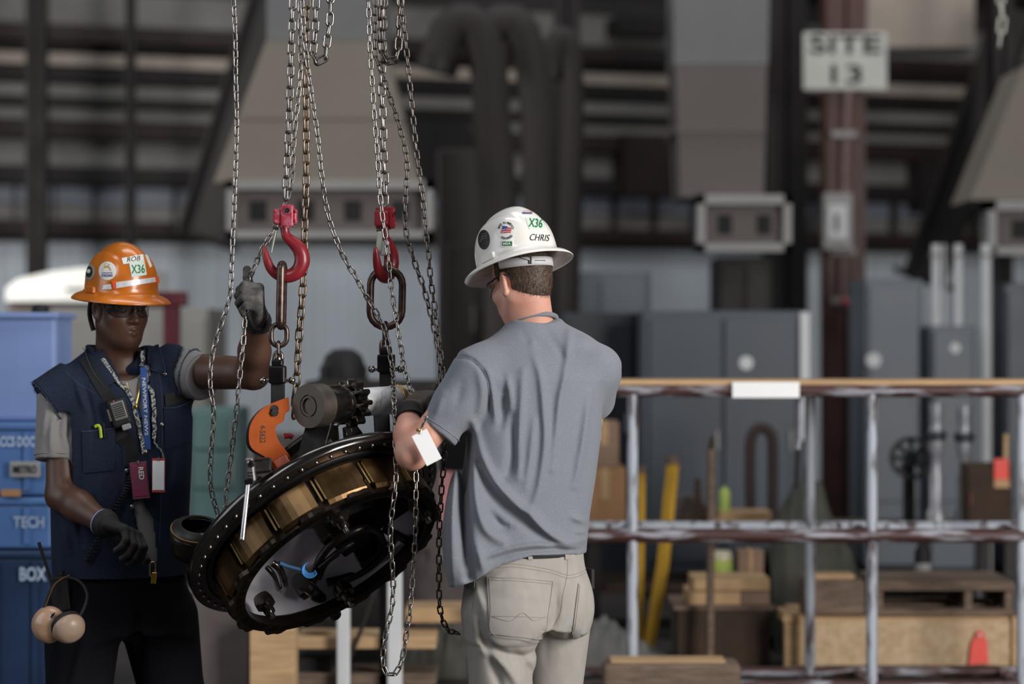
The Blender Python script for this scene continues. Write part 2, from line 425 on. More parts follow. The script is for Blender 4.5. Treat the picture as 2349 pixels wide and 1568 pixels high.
# thick hoses arching down
def hose(label, pts, D, r):
    t = thing('exhaust_hose', label, 'hose', P(pts[-1][0], pts[-1][1], D))
    pp = resample(smooth_path([P(x, y, D) for x, y in pts], 10), .05)
    MB().tube(pp, [r*(1.0 if i % 2 else .93) for i in range(len(pp))], 14).build('hose', m_hose, t)
    for q, e in ((0, 1), (-1, -2)):
        d = (pp[e]-pp[q]).normalized(); MB().cyl(pp[q]-d*.01, pp[q]+d*.08, r*1.08, n=16).build('hose_clamp', m_columnd, t)
hose('dark arched exhaust hose nearest the beige duct', [(1000, 160), (1030, 70), (1085, 55), (1120, 150), (1130, 300), (1150, 520), (1155, 760), (1155, 1312)], 15.2, .125)
hose('middle dark arched exhaust hose above the white hard hat', [(1110, 130), (1130, 60), (1190, 60), (1225, 180), (1236, 330), (1238, 560), (1240, 760), (1240, 1298)], 15.6, .12)
hose('right dark exhaust hose hanging beside the middle one', [(1262, 180), (1272, 110), (1300, 85), (1312, 200), (1310, 420), (1300, 760), (1300, 1285)], 16, .085)
r = thing('dark_filter_unit', 'tall dark filter cabinet under the exhaust hoses', 'cabinet', (P(1100, 0, 16.2).x, 16.2, 0))
for nm, a in (('body', (1000, 330, 1200)), ):
    lo = P(1002, 0, 16.2); hi = P(1178, 340, 16.2); MB().box((lo.x, 16.2, 0), (hi.x, 16.9, hi.z), .02).build('body', m_columnd, r)
for px in (1020, 1108): pbox(px, 560, px+70, 900, 16.17, .03, .01).build('door', m_columnd, r)
for px in (1082, 1114): pbox(px, 700, px+6, 760, 16.14, .03).build('handle', m_mauve, r)

# ================================================================== machines along the wall
def cabinet(name, label, px0, py0, px1, D, dep, mat, doors=(), knobs=(), cat='cabinet', edge=None, vents=()):
    a = P(px0, 0, D); b = P(px1, py0, D)
    r = thing(name, label, cat, ((a.x+b.x)/2, D, 0))
    MB().box((a.x, D, .06), (b.x, D+dep, b.z), .012).build('body', mat, r)
    MB().box((a.x+.03, D+.03, 0), (b.x-.03, D+dep-.03, .06)).build('plinth', m_black, r)
    for (x0, y0, x1, y1) in doors:
        d = pbox(x0, y0, x1, y1, D-.025, .027, .006).build('door', mat, r)
        pbox(x1-12, (y0+y1)/2-22, x1-6, (y0+y1)/2+22, D-.05, .03).build('handle', m_reg, d)
    for (x, y, rad) in knobs:
        c = P(x, y, D-.02); MB().cyl(c + Vector((0, .03, 0)), c - Vector((0, .02, 0)), rad/S(D), n=16).build('dial', m_white, r)
    for (x0, y0, x1, y1, n) in vents:
        for i in range(n):
            y = y0+(y1-y0)*i/n; pbox(x0, y, x1, y+(y1-y0)/n*.45, D-.03, .03).build('vent_slat', m_slated, r)
    if edge: pbox(edge[0], py0+4, edge[1], edge[2], D-.04, .05, .004).build('edge_trim', m_white, r)
    return r
cabinet('machine_cabinet', 'big dark slate machine cabinet behind the rack', 1474, 712, 1858, 13.6, 1.0, m_slate, ((1490, 730, 1655, 1290), (1662, 730, 1825, 1290)), ((1711, 832, 16),), 'machine', (1836, 1858, 1010))
cabinet('control_cabinet', 'black control cabinet left of the slate machine', 1288, 716, 1458, 14.2, .8, m_slated, ((1300, 740, 1448, 1200),), (), vents=((1310, 900, 1400, 1000, 6),))
cabinet('machine_hood', 'blue grey machine hood behind the worker in grey', 1255, 622, 1492, 16.5, 1.0, m_slate2, ((1270, 640, 1370, 1000), (1380, 640, 1482, 1000)), (), 'machine')
cabinet('brown_locker', 'dark brown locker between the hood and the columns', 1645, 590, 1772, 15.8, .6, m_columnd, ((1655, 605, 1704, 1000), (1712, 605, 1764, 1000)))
cabinet('machine_cabinet', 'blue grey cabinet right of the sign column', 1984, 640, 2118, 15.0, .7, m_slate2, ((1994, 655, 2110, 1150),), ((2003, 826, 17),))
cabinet('machine_cabinet', 'blue grey cabinet with a pale dial under white pipes', 2134, 746, 2238, 14.8, .7, m_slate2, ((2142, 760, 2230, 1150),), ((2190, 798, 12),))
cabinet('machine_cabinet', 'slate cabinet cut by the right edge of the picture', 2304, 650, 2480, 14.9, .7, m_slate, ((2312, 668, 2400, 1150),))
for i, (x, y0, y1, rr, lb) in enumerate(((2147, 560, 748, .028, 'leftmost white standpipe above the dial cabinet'), (2166, 560, 748, .010, 'thin white standpipe between two thick ones'),
                                     (2198, 560, 748, .028, 'third white standpipe above the dial cabinet'), (2262, 560, 1345, .035, 'tall white standpipe beside the slate edge cabinet'))):
    D = 15.0; t = thing('standpipe', lb, 'pipe', P(x, y1, D), 'white standpipes')
    MB().cyl(P(x, y1, D), P(x, y0, D), rr).build('pipe', m_white, t)
    MB().cyl(P(x, y0+20, D), P(x, y0+30, D), rr*1.4).build('collar', m_reg, t)

# ================================================================== the steel rack with its plank top
RK = thing('pipe_rack', 'long brown and grey painted pipe rack with plank top behind the worker in grey', 'rack', (P(1900, 0, 10).x, 10.2, 0))
zt = P(0, 896, 10).z; zm = P(0, 1228, 10).z; xl = P(1120, 0, 10).x; xr = P(2480, 0, 10).x
def post(px, D, m, ztop):
    x = P(px, 0, D).x; MB().cyl((x, D, 0.02), (x, D, ztop), .023, n=14).build('post', m, RK)
    MB().cyl((x, D, 0), (x, D, .02), .05, n=14).build('foot', m_pipe, RK)
for px in (1140, 1451, 2000, 2345): post(px, 10.0, m_pipeb, zt)
for px in (1180, 1858, 2420): post(px, 10.42, m_pipeb, zt)
for D in (10.0, 10.42):
    MB().tube([(xl, D, zt), (xr, D, zt)], .027, 14).build('top_rail', m_pipe, RK)
    MB().tube([(xl, D, zm), (xr, D, zm)], .030, 14).build('middle_rail', m_pipe if D == 10.0 else m_pipeb, RK)
    MB().tube([(xl, D, .03), (xr, D, .03)], .022, 14).build('bottom_rail', m_pipe, RK)
for px in (1140, 1451, 2000, 2345):
    x = P(px, 0, 10).x
    for z in (zt, zm, .03): MB().tube([(x, 10.0, z), (x, 10.42, z)], .02, 10).build('cross_rail', m_pipe, RK)
for i in range(4):
    y0 = 9.99 + i*.115; MB().box((xl, y0, zt+.022), (xr, y0+.11, zt+.044), .003).build('plank', m_wood, RK)
tg = pbox(1680, 876, 1834, 912, 9.96, .006, .001).build('paper_tag', M('bright_white', (250, 250, 250), 0.5, var=0.02)); tag(tg, 'bright white paper label taped to the top rail of the pipe rack', 'label')
cl = thing('drop_hook', 'thin pale hook rod hanging from the rack top rail', 'rod', P(1834, 1035, 10.1))
MB().tube([P(1834, 905, 10.1), P(1834, 1000, 10.1), P(1830, 1030, 10.1)], .012).build('rod', M('pale_lilac_metal', (150, 146, 160), 0.4, 0.3), cl)
MB().tube([P(1831, 1028, 10.1), P(1826, 1120, 10.12)], .009).build('tip', m_columnd, cl)

# ================================================================== goods under and behind the rack
def crate_board(r, px0, py0, px1, py1, D, dep, m=m_woodo, n='board', bev=.003): return pbox(px0, py0, px1, py1, D, dep, bev).build(n, m, r)
cr = thing('wooden_crate', 'pale plywood crate on the floor behind the rack with red tag', 'crate', (P(2060, 0, 10.55).x, 10.8, 0))
crate_board(cr, 1833, 1424, 2322, 1526, 10.55, .02, n='front_panel'); crate_board(cr, 1800, 1414, 1832, 1542, 10.53, .06, m_wood, 'corner_post')
crate_board(cr, 1797, 1408, 1836, 1428, 10.52, .3, m_wood, 'top_rail'); crate_board(cr, 2322, 1414, 2350, 1542, 10.53, .06, m_wood, 'corner_post')
crate_board(cr, 1834, 1416, 2322, 1424, 10.56, .56, m_wood, 'lid')
for px in (1850, 2128, 2290): crate_board(cr, px, 1526, px+44, 1551, 10.56, .5, m_wood, 'runner')
crate_board(cr, 1833, 1424, 2322, 1526, 11.1, .02, n='back_panel')
tg = thing('hang_tag', 'red paper tag hung on the pale plywood crate', 'tag', P(2245, 1522, 10.53), 'red paper tags')
poly = [P(x, y, 10.53) for x, y in ((2222, 1524), (2268, 1521), (2264, 1470), (2252, 1444), (2243, 1446), (2229, 1474))]
MB().add(poly + [p + Vector((0, .004, 0)) for p in poly], [tuple(range(6)), tuple(range(6, 12))[::-1]] + [(i, (i+1) % 6, 6+(i+1) % 6, 6+i) for i in range(6)]).build('card', m_red, tg)
MB().ball(P(2247, 1457, 10.525), .008).build('eyelet', m_white, tg)
t2 = thing('hang_tag', 'red and cream tag hanging beside the brown locker box', 'tag', P(2298, 1120, 11.97), 'red paper tags')
pbox(2281, 1052, 2314, 1100, 11.985, .004).build('card', m_red, t2); pbox(2281, 1100, 2316, 1118, 11.985, .004).build('card_foot', m_wood, t2)
MB().cyl(P(2307, 1052, 11.99), P(2308, 995, 11.99), .012).build('cord', m_wood, t2)
# pallet lying on the crate
pl = thing('pallet', 'weathered wooden pallet lying on the plywood crate', 'pallet', P(2160, 1415, 10.7))
zc = P(0, 1415.5, 10.56).z; X0 = P(2008, 0, 10.6).x; X1 = P(2326, 0, 10.6).x; zz = lambda py: zc + (1415-py)/S(10.6)
for i in range(5): MB().box((X0, 10.6+i*.1, zz(1356)), (X1, 10.685+i*.1, zz(1334)), .004).build('deck_board', m_woodg, pl)
for px in (2010, 2215, 2308): MB().box((P(px, 0, 10.6).x, 10.62, zz(1398)), (P(px+17, 0, 10.6).x, 11.08, zz(1356))).build('bearer', m_woodg, pl)
for i in range(3): MB().box((X0, 10.6+i*.2, zc), (X1, 10.69+i*.2, zz(1398)), .004).build('bottom_board', m_woodg, pl)
tb = thing('old_timber', 'rough dark timber block left of the pallet on the crate', 'timber', P(1910, 1415, 10.7))
MB().box((P(1845, 0, 10.62).x, 10.62, zc), (P(1985, 0, 10.62).x, 10.84, zz(1332)), .02).build('beam', m_woodg, tb); MB().box((P(1850, 0, 10.66).x, 10.66, zz(1332)), (P(1960, 0, 10.66).x, 10.8, zz(1322))).build('lath', m_wood, tb)
dk = thing('open_crate', 'dark open wooden crate with lumber stacked on its lid', 'crate', (P(1680, 0, 10.75).x, 10.9, 0))
lo = P(1556, 0, 10.75); hi = P(1766, 1398, 10.75)
MB().box((lo.x, 10.75, 0), (hi.x, 10.79, hi.z)).build('front_panel', m_woodd, dk); MB().box((lo.x, 11.2, 0), (hi.x, 11.24, hi.z)).build('back_panel', m_woodd, dk)
MB().box((lo.x, 10.79, 0), (lo.x+.04, 11.2, hi.z)).build('side_panel', m_woodd, dk); MB().box((hi.x-.04, 10.79, 0), (hi.x, 11.2, hi.z)).build('side_panel', m_woodd, dk)
MB().box((lo.x-.02, 10.74, hi.z), (hi.x+.02, 11.25, hi.z+.017)).build('lid', m_woodg, dk)
for i, (x0, y0, x1, y1, lb, mm) in enumerate(((1578, 1356, 1700, 1387, 'short pale plank on the open crate lid, lowest left', m_wood), (1702, 1356, 1766, 1387, 'pale lumber offcut with grey end beside the lowest plank', m_cardd),
                                              (1590, 1326, 1766, 1354, 'long pale plank on top of the lumber stack', m_wood))):
    l = pbox(x0, y0, x1, y1, 10.78, .3, .004).build('plank', mm); tag(l, lb, 'plank', 'lumber on the open crate')
bx = [('cardboard_box', 'plain brown cardboard box behind the lumber stack', 1694, 1262, 1752, 1377, 11.1, .13, m_cardd), ]
for nm, lb, x0, y0, x1, y1, D, dep, mm in bx:
    t = thing(nm, lb, 'box', P((x0+x1)/2, y1, D)); pbox(x0, y0, x1, y1, D, dep, .004).build('carton', mm, t)
    pbox((x0+x1)/2-4, y0-1, (x0+x1)/2+4, y1-30, D-.002, dep+.004).build('tape_strip', m_wood, t)
# shelf bench behind: long low bench that carries boxes, lumber and canisters
bn = thing('work_bench', 'dark work bench behind the rack carrying boxes and tools', 'bench', (P(1560, 0, 12.1).x, 12.3, 0))
zb = P(0, 1216, 12.0).z; x0 = P(1340, 0, 12).x; x1 = P(2345, 0, 12).x
MB().box((x0, 12.0, zb-.05), (x1, 12.8, zb), .006).build('bench_top', m_woodd, bn)
for x in (x0+.05, (x0+x1)/2, x1-.05):
    for y in (12.06, 12.74): MB().box((x-.03, y-.03, 0), (x+.03, y+.03, zb-.05)).build('leg', m_columnd, bn)
MB().box((x0+.05, 12.1, .2), (x1-.05, 12.75, .24)).build('lower_shelf', m_woodd, bn)
def carton(lb, x0, y0, x1, D, dep, mm, zbase):
    a = P(x0, 0, D); b = P(x1, y0, D); t = thing('cardboard_box', lb, 'box', ((a.x+b.x)/2, D, zbase), 'cardboard boxes on the bench')
    MB().box((a.x, D, zbase), (b.x, D+dep, b.z), .005).build('carton', mm, t)
    MB().box(((a.x+b.x)/2-.02, D-.002, zbase+(b.z-zbase)*.5), ((a.x+b.x)/2+.02, D+dep, b.z+.002)).build('tape_strip', m_wood, t)
    return b.z
ztop = carton('tan cardboard box on the bench beside the worker in grey', 1340, 1074, 1436, 12.05, .4, m_card, zb)
carton('dull brown cardboard box on top of the tan box', 1352, 968, 1420, 12.08, .35, m_cardd, ztop+.003)
zz2 = lambda py: zb + (1216-py)/S(12.05)
lm = thing('lumber_stack', 'short orange pine boards lying on the bench behind the rack', 'timber', P(1700, 1216, 12.05))
MB().box((P(1640, 0, 12.05).x, 12.05, zb), (P(1768, 0, 12.05).x, 12.33, zz2(1196)), .004).build('board', m_wood, lm); MB().box((P(1652, 0, 12.05).x, 12.07, zz2(1196)), (P(1772, 0, 12.05).x, 12.3, zz2(1176)), .004).build('board', m_wood, lm)
lg = thing('spray_can', 'small lime green can standing by the pine boards', 'can', P(1658, 1178, 12.3))
MB().lathe([(0, 0), (.028, 0), (.028, .09), (.02, .11), (.008, .112), (.008, .125), (0, .125)], Vector((P(1662, 0, 12.12).x, 12.12, zz2(1175.5))), (0, 0, 1), 16).build('body', M('lime', (176, 196, 96), 0.5), lg)
jr = thing('paint_jar', 'pale jar with lime label under the rack middle rail', 'jar', P(1655, 1330, 10.95))
MB().lathe([(0, 0), (.05, 0), (.05, .19), (.042, .21), (0, .21)], Vector((P(1655, 0, 11.15).x, 11.15, hi.z+.018)), (0, 0, 1), 16).build('glass', M('jar_pale', (200, 196, 170), 0.3), jr)
MB().lathe([(.051, .10), (.051, .17)], Vector((P(1655, 0, 11.15).x, 11.15, hi.z+.018)), (0, 0, 1), 16).build('paper_label', MATS['lime'], jr)
# yellow bars, pole
yb = thing('yellow_bar', 'yellow painted bar standing upright beside the rack post', 'bar', (P(1467, 0, 11.4).x, 11.4, 0), 'yellow bars')
MB().tube([(P(1463, 0, 11.4).x, 11.4, 0), P(1468, 1250, 11.4), P(1470, 1082, 11.4)], .022, 4).build('bar', m_yellow, yb); MB().cyl(P(1470, 1084, 11.4), P(1470, 1070, 11.4), .028, n=10).build('cap', m_woodg, yb)
yb = thing('yellow_bar', 'thicker yellow bar leaning to the right with a worn cap', 'bar', (P(1490, 0, 11.45).x, 11.45, 0), 'yellow bars')
MB().tube([(P(1487, 0, 11.45).x, 11.45, 0), P(1520, 1300, 11.5), P(1544, 1062, 11.55)], .030, 4).build('bar', m_yellow, yb); MB().cyl(P(1544, 1064, 11.55), P(1545, 1046, 11.55), .034, n=10).build('cap', m_woodg, yb)
pr = thing('pry_pole', 'pale worn pole standing in front of the open crate', 'pole', (P(1628, 0, 10.6).x, 10.6, 0))
MB().tube([(P(1628, 0, 10.6).x, 10.6, 0), P(1630, 1300, 10.62), P(1631, 1030, 10.66)], .018).build('shaft', m_woodg, pr); MB().tube([P(1631, 1035, 10.66), P(1632, 1002, 10.66)], [.018, .006]).build('tip', m_woodd, pr)
# olive tarp mound and grey tarp
def mound(name, lb, px0, px1, pyt, D, dep, m, prof, base=0.0):
    a = P(px0, 0, D).x; b = P(px1, 0, D).x; zt_ = P(0, pyt, D).z; nx, ny = 36, 18; vs = []; fs = []
    r = np.random.default_rng(len(lb))
    ph = r.uniform(0, 6.28, 6)
    for j in range(ny+1):
        for i in range(nx+1):
            u = i/nx; v = j/ny; k = math.sin(math.pi*min(1, v*1.02))**.5 if v < 1 else 0
            h = np.interp(u, [q[0] for q in prof], [q[1] for q in prof])
            z = base + (zt_-base)*h*k + .012*math.sin(u*21+ph[0]+v*9)*k + .01*math.sin(u*37+ph[1]-v*14)*k
            vs.append((a+(b-a)*u, D+dep*v, max(base, z)))
    for j in range(ny):
        for i in range(nx): q = j*(nx+1)+i; fs.append((q, q+1, q+nx+2, q+nx+1))
    vs += [(a, D, base), (b, D, base), (b, D+dep, base), (a, D+dep, base)]; n = len(vs); fs.append((n-4, n-1, n-2, n-3))
    o = obj(name, vs, fs, m, None, True); return tag(o, lb, 'tarp')
mound('tarp', 'olive tarp draped over a heap behind the rack', 1775, 1978, 1096, 11.3, .6, m_tarp, [(0, .55), (.15, .8), (.4, 1), (.62, .95), (.8, .7), (1, .5)])
mound('tarp', 'grey tarp sloping over the floor beside the worker in grey', 1330, 1545, 1436, 10.72, .6, m_tarpg, [(0, 1), (.3, 1), (.6, .6), (.85, .2), (1, .02)])
wb = thing('wood_block', 'rough wooden beam end low in front of the rack', 'timber', (P(1545, 0, 9.7).x, 9.75, 0))
lo = P(1384, 0, 9.7); hi = P(1700, 1522, 9.7); MB().box((lo.x, 9.7, 0), (hi.x, 9.9, hi.z), .02).build('beam', m_woodg, wb); MB().box((lo.x+.03, 9.72, hi.z), (hi.x-.06, 9.86, hi.z+.012), .004).build('splinter_face', m_wood, wb)
# machine heads on the bench
for i, (px, lb, hh) in enumerate(((2148, 'left pale spindle of the bench machine behind the rack', 925), (2212, 'right pale spindle of the bench machine behind the rack', 930))):
    D = 12.25; b = Vector((P(px, 0, D).x, D, zb)); t = thing('machine_spindle', lb, 'spindle', b, 'spindles on the bench'); H = P(px, hh, D).z-b.z
    MB().lathe([(0, 0), (.05, 0), (.05, H*.12), (.034, H*.16), (.036, H*.4), (.026, H*.46), (.026, H*.58), (.04, H*.62), (.038, H*.78), (.03, H*.82), (.036, H*.86), (.034, H), (0, H)], b, (0, 0, 1), 20).build('spindle', M('spindle_pale', (150, 150, 154), 0.4, 0.4), t)
    MB().lathe([(.04, H*.70), (.052, H*.72), (.052, H*.76), (.04, H*.78)], b, (0, 0, 1), 20).build('collar', m_slated, t)
bx2 = thing('locker_box', 'dark brown upright box beside the spindles', 'box', P(2250, 1216, 12.0)); pbox(2216, 1062, 2322, 1216, 12.02, .15, .006).build('body', m_woodd, bx2); pbox(2222, 1072, 2316, 1210, 12.0, .02, .004).build('door', m_woodd, bx2); pbox(2226, 1130, 2230, 1160, 11.985, .02).build('handle', m_maroon, bx2)
fn = thing('bench_grinder', 'dark bench grinder with a round spoked wheel', 'grinder', (P(2085, 0, 12.5).x, 12.5, zb))
MB().lathe([(.09, -.02), (.11, -.02), (.11, .02), (.09, .02)], P(2090, 1050, 12.5), (0, 1, 0), 28, True).build('rim', m_black, fn)
for k in range(4):
    a = k*math.pi/4; c = P(2090, 1050, 12.5); d = Vector((math.cos(a), 0, math.sin(a)))*.095; MB().cyl(c-d, c+d, .012).build('spoke', m_black, fn)
MB().box((P(2078, 0, 12.5).x, 12.54, zb), (P(2102, 0, 12.5).x, 12.6, P(0, 1050, 12.5).z)).build('stand', m_black, fn)
ar = thing('lifting_bow', 'dark rusty steel bow standing on the bench', 'bow', (P(1742, 0, 12.5).x, 12.5, zb))
MB().tube(smooth_path([Vector((P(1722, 0, 12.5).x, 12.5, zb+.02)), P(1720, 1060, 12.5), P(1724, 1000, 12.5), P(1746, 980, 12.5), P(1770, 1000, 12.5), P(1773, 1060, 12.5), Vector((P(1772, 0, 12.5).x, 12.5, zb+.02))]), .028, 10).build('bow', M('rusty_dark', (50, 36, 34), 0.6, 0.2), ar)
MB().box((P(1712, 0, 12.5).x, 12.44, zb), (P(1784, 0, 12.5).x, 12.56, zb+.02)).build('foot', m_columnd, ar)
fl_ = thing('funnel', 'dark brown funnel shaped spout behind the pale pole', 'funnel', (P(1590, 0, 12.5).x, 12.5, zb))
MB().lathe([(.015, .23), (.02, .12), (.085, .03), (.095, 0), (.08, 0)], (P(1600, 0, 12.5).x, 12.5, zb), (0, 0, 1), 18).build('cone', m_woodd, fl_); MB().box((P(1556, 0, 12.6).x, 12.6, zb), (P(1602, 0, 12.6).x, 12.7, zb+.14), .01).build('grey_can', m_mauve, fl_)
bt = thing('dark_bottle', 'black bottle with a pale label under the middle rail', 'bottle', P(2118, 1330, 11.2))
bc = Vector((P(2117, 0, 11.4).x, 11.4, P(0, 1336, 11.25).z)); MB().lathe([(0, 0), (.04, 0), (.04, .13), (.018, .17), (.018, .2), (0, .2)], bc, (0, 0, 1), 18).build('body', m_black, bt); MB().lathe([(.041, .04), (.041, .08)], bc, (0, 0, 1), 18).build('paper_label', m_reg, bt)
gb = thing('grease_bench', 'low dark machine base under the bench behind the crate', 'machine', (P(2150, 0, 11.25).x, 11.3, 0))
lo = P(1990, 0, 11.25); hi = P(2345, 1336, 11.25); MB().box((lo.x, 11.25, 0), (hi.x, 11.8, hi.z), .01).build('body', m_slated, gb)
for k in range(4): pbox(2010+k*82, 1350, 2080+k*82, 1440, 11.235, .02, .003).build('panel', m_black, gb)

# ================================================================== behind the two workers and the ring
bb = thing('long_bench', 'dark brown steel bench behind the suspended ring', 'bench', (P(860, 0, 11.6).x, 11.8, 0))
x0 = P(700, 0, 11.6).x; x1 = P(1180, 0, 11.6).x; z1 = P(0, 874, 11.6).z; z0 = P(0, 902, 11.6).z
MB().box((x0, 11.6, z0), (x1, 12.1, z1), .006).build('bench_top', m_columnd, bb)
for x in (x0+.05, x1-.05):
    for y in (11.65, 12.05): MB().box((x-.03, y-.03, 0), (x+.03, y+.03, z0)).build('leg', m_columnd, bb)
fm = thing('motor_housing', 'black round motor housing on the dark bench', 'motor', P(788, 874, 11.8))
c = Vector((P(788, 0, 11.85).x, 11.85, z1+.012)); MB().lathe([(0, .145), (.05, .14), (.09, .11), (.108, .06), (.11, 0), (0, 0)], c, (0, 0, 1), 24).build('housing', m_black, fm); MB().box((c.x-.12, 11.73, z1), (c.x+.12, 11.97, z1+.012)).build('foot', m_black, fm)
for k in range(8):
    a = k*math.pi/4; d = Vector((math.cos(a), 0, math.sin(a))); MB().obox(c + Vector((math.cos(a), math.sin(a), 0))*.111 + Vector((0, 0, .03)), (Vector((math.cos(a), math.sin(a), 0)), Vector((-math.sin(a), math.cos(a), 0)), Vector((0, 0, 1))), (.006, .004, .028)).build('cooling_fin', m_black, fm)
cabinet('tool_cabinet', 'teal tool cabinet behind the raised arm', 436, 936, 548, 12.4, .5, m_teal, ((442, 946, 540, 1030), (442, 1038, 540, 1120), (442, 1128, 540, 1220)))
cabinet('grey_locker', 'low brown grey locker between the teal cabinet and ring', 578, 1000, 760, 12.8, .5, m_mauve, ((584, 1012, 660, 1390), (668, 1012, 752, 1390)))
ps = pbox(1003, 1082, 1066, 1212, 11.2, .05, .004); rb = thing('rose_board', 'rose coloured board standing between chain and grey shirt', 'board', (P(1034, 0, 11.2).x, 11.2, 0))
a = P(985, 0, 11.2); b = P(1066, 1082, 11.2); MB().box((a.x, 11.2, P(0, 1214, 11.2).z), (b.x, 11.25, b.z), .004).build('panel', m_rose, rb); MB().box((a.x, 11.18, 0), (a.x+.05, 11.26, b.z)).build('stile', m_mauve, rb); MB().box((b.x-.05, 11.18, 0), (b.x, 11.26, b.z)).build('stile', m_mauve, rb)
# low cart with pale planks and white legs
ct = thing('plank_cart', 'low cart with pale planks and white pipe legs under the ring', 'cart', (P(790, 0, 9.9).x, 10.1, 0))
for px, w in ((787, 15), (905, 17)): x = P(px, 0, 9.9).x; MB().box((x-w/S(9.9), 9.9, 0), (x+w/S(9.9), 9.95, P(0, 1250, 9.9).z), .006).build('leg', m_white, ct)
x = P(880, 0, 9.93).x; MB().box((x-.02, 9.97, 0), (x+.02, 10.02, P(0, 1240, 9.9).z)).build('leg', m_columnd, ct)
pbox(676, 1460, 1000, 1488, 9.97, .3, .004).build('plank', m_wood, ct); pbox(676, 1545, 1000, 1572, 9.97, .3, .004).build('plank', m_woodg, ct)
pbox(690, 1395, 760, 1420, 10.0, .2, .004).build('side_board', m_mauve, ct); pbox(676, 1510, 760, 1545, 10.05, .2).build('bin', m_black, ct)
MB().tube([P(870, 1330, 9.95), P(830, 1440, 9.95), P(790, 1540, 9.95)], .009).build('tie_rod', m_columnd, ct)
pbox(930, 1395, 1060, 1428, 10.2, .3, .004).build('plank', m_wood, ct)
tp = thing('timber_post', 'pale squared timber post standing under the ring', 'timber', (P(622, 0, 9.4).x, 9.4, 0))
a = P(572, 0, 9.4); b = P(676, 1425, 9.4); MB().box((a.x, 9.4, 0), (b.x, 9.56, b.z), .006).build('post', m_wood, tp); MB().box((a.x+.02, 9.42, b.z), (b.x-.02, 9.54, b.z+.01)).build('end_grain', m_woodg, tp)
gp = thing('grey_crate', 'grey brown crate between the dark trousers and timber post', 'crate', (P(520, 0, 9.6).x, 9.6, 0))
a = P(440, 0, 9.6); b = P(570, 1360, 9.6); MB().box((a.x, 9.6, 0), (b.x, 9.9, b.z), .006).build('body', m_mauve, gp); MB().box((a.x-.01, 9.58, b.z), (b.x+.01, 9.92, b.z+.03), .006).build('lid', m_mauve, gp)
# floor clutter between ring and worker in grey
for i, (x0, y0, x1, lb, mm) in enumerate(((700, 1300, 880, 'dark equipment case behind the plank cart', m_columnd), (935, 1440, 1075, 'dark grey sack behind the grey trousers', m_tarp), (930, 1240, 1075, 'brown grey chest behind the hanging chain', m_mauve))):
    D = (11.0, 10.4, 11.6)[i]
    if i == 1: mound('sack', lb, x0-20, x1, y0, D, .5, mm, [(0, .6), (.3, 1), (.7, .95), (1, .5)]); continue
    a = P(x0, 0, D); b = P(x1, y0, D); t = thing('storage_chest', lb, 'chest', ((a.x+b.x)/2, D, 0))
    MB().box((a.x, D, 0), (b.x, D+.4, b.z-.05), .008).build('body', mm, t); MB().box((a.x-.01, D-.01, b.z-.05), (b.x+.01, D+.41, b.z), .008).build('lid', mm, t); MB().box(((a.x+b.x)/2-.03, D-.03, b.z-.09), ((a.x+b.x)/2+.03, D-.005, b.z-.03)).build('latch', m_reg, t)
# maroon stand and pale machine behind the worker in the orange hat
mt = thing('maroon_stand', 'maroon T shaped stand behind the orange hard hat worker', 'stand', (P(390, 0, 13).x, 13, 0))
MB().box((P(374, 0, 13).x, 13, 0), (P(410, 0, 13).x, 13.08, P(0, 700, 13).z)).build('post', m_maroon, mt); pbox(330, 668, 425, 702, 12.98, .12, .01).build('cross_arm', m_maroon, mt); MB().box((P(350, 0, 13).x, 12.85, 0), (P(435, 0, 13).x, 13.2, .03)).build('base', m_maroon, mt)
cabinet('pale_machine', 'low pale grey machine behind the worker in the denim vest', 120, 706, 480, 14.5, .9, m_strip, ((140, 730, 290, 1200), (300, 730, 470, 1200)), (), 'machine')
vh = thing('white_vehicle', 'bright white vehicle roof far behind the blue boxes', 'vehicle', P(110, 706, 16.5))
pr_ = [(12, 690), (14, 660), (40, 640), (120, 622), (185, 614), (330, 614), (345, 692)]
m = MB(); f = [P(x, y, 16.5) for x, y in pr_]; n = len(f); b_ = [v + Vector((0, 1.2, 0)) for v in f]
m.add(f+b_, [tuple(range(n)), tuple(range(n, 2*n))[::-1]] + [(i, (i+1) % n, n+(i+1) % n, n+i) for i in range(n)]).build('cab', M('vehicle_white', (246, 246, 240), 0.35, var=0.03), vh)
pbox(150, 660, 196, 667, 16.47, .04, .01).build('window_slot', M('green_dark', (60, 70, 50), 0.4), vh)
a = P(20, 0, 16.6); b = P(340, 690, 16.6); MB().box((a.x, 16.6, 0.3), (b.x, 17.6, b.z)).build('lower_body', m_mauve, vh)
for px in (70, 290): MB().lathe([(0, -.1), (.3, -.1), (.32, 0), (.3, .1), (0, .1)], (P(px, 0, 16.6).x, 16.7, .32), (0, 1, 0), 24).build('wheel', m_black, vh)
m_totetxt = M('faded_print', (176, 192, 216), .6)
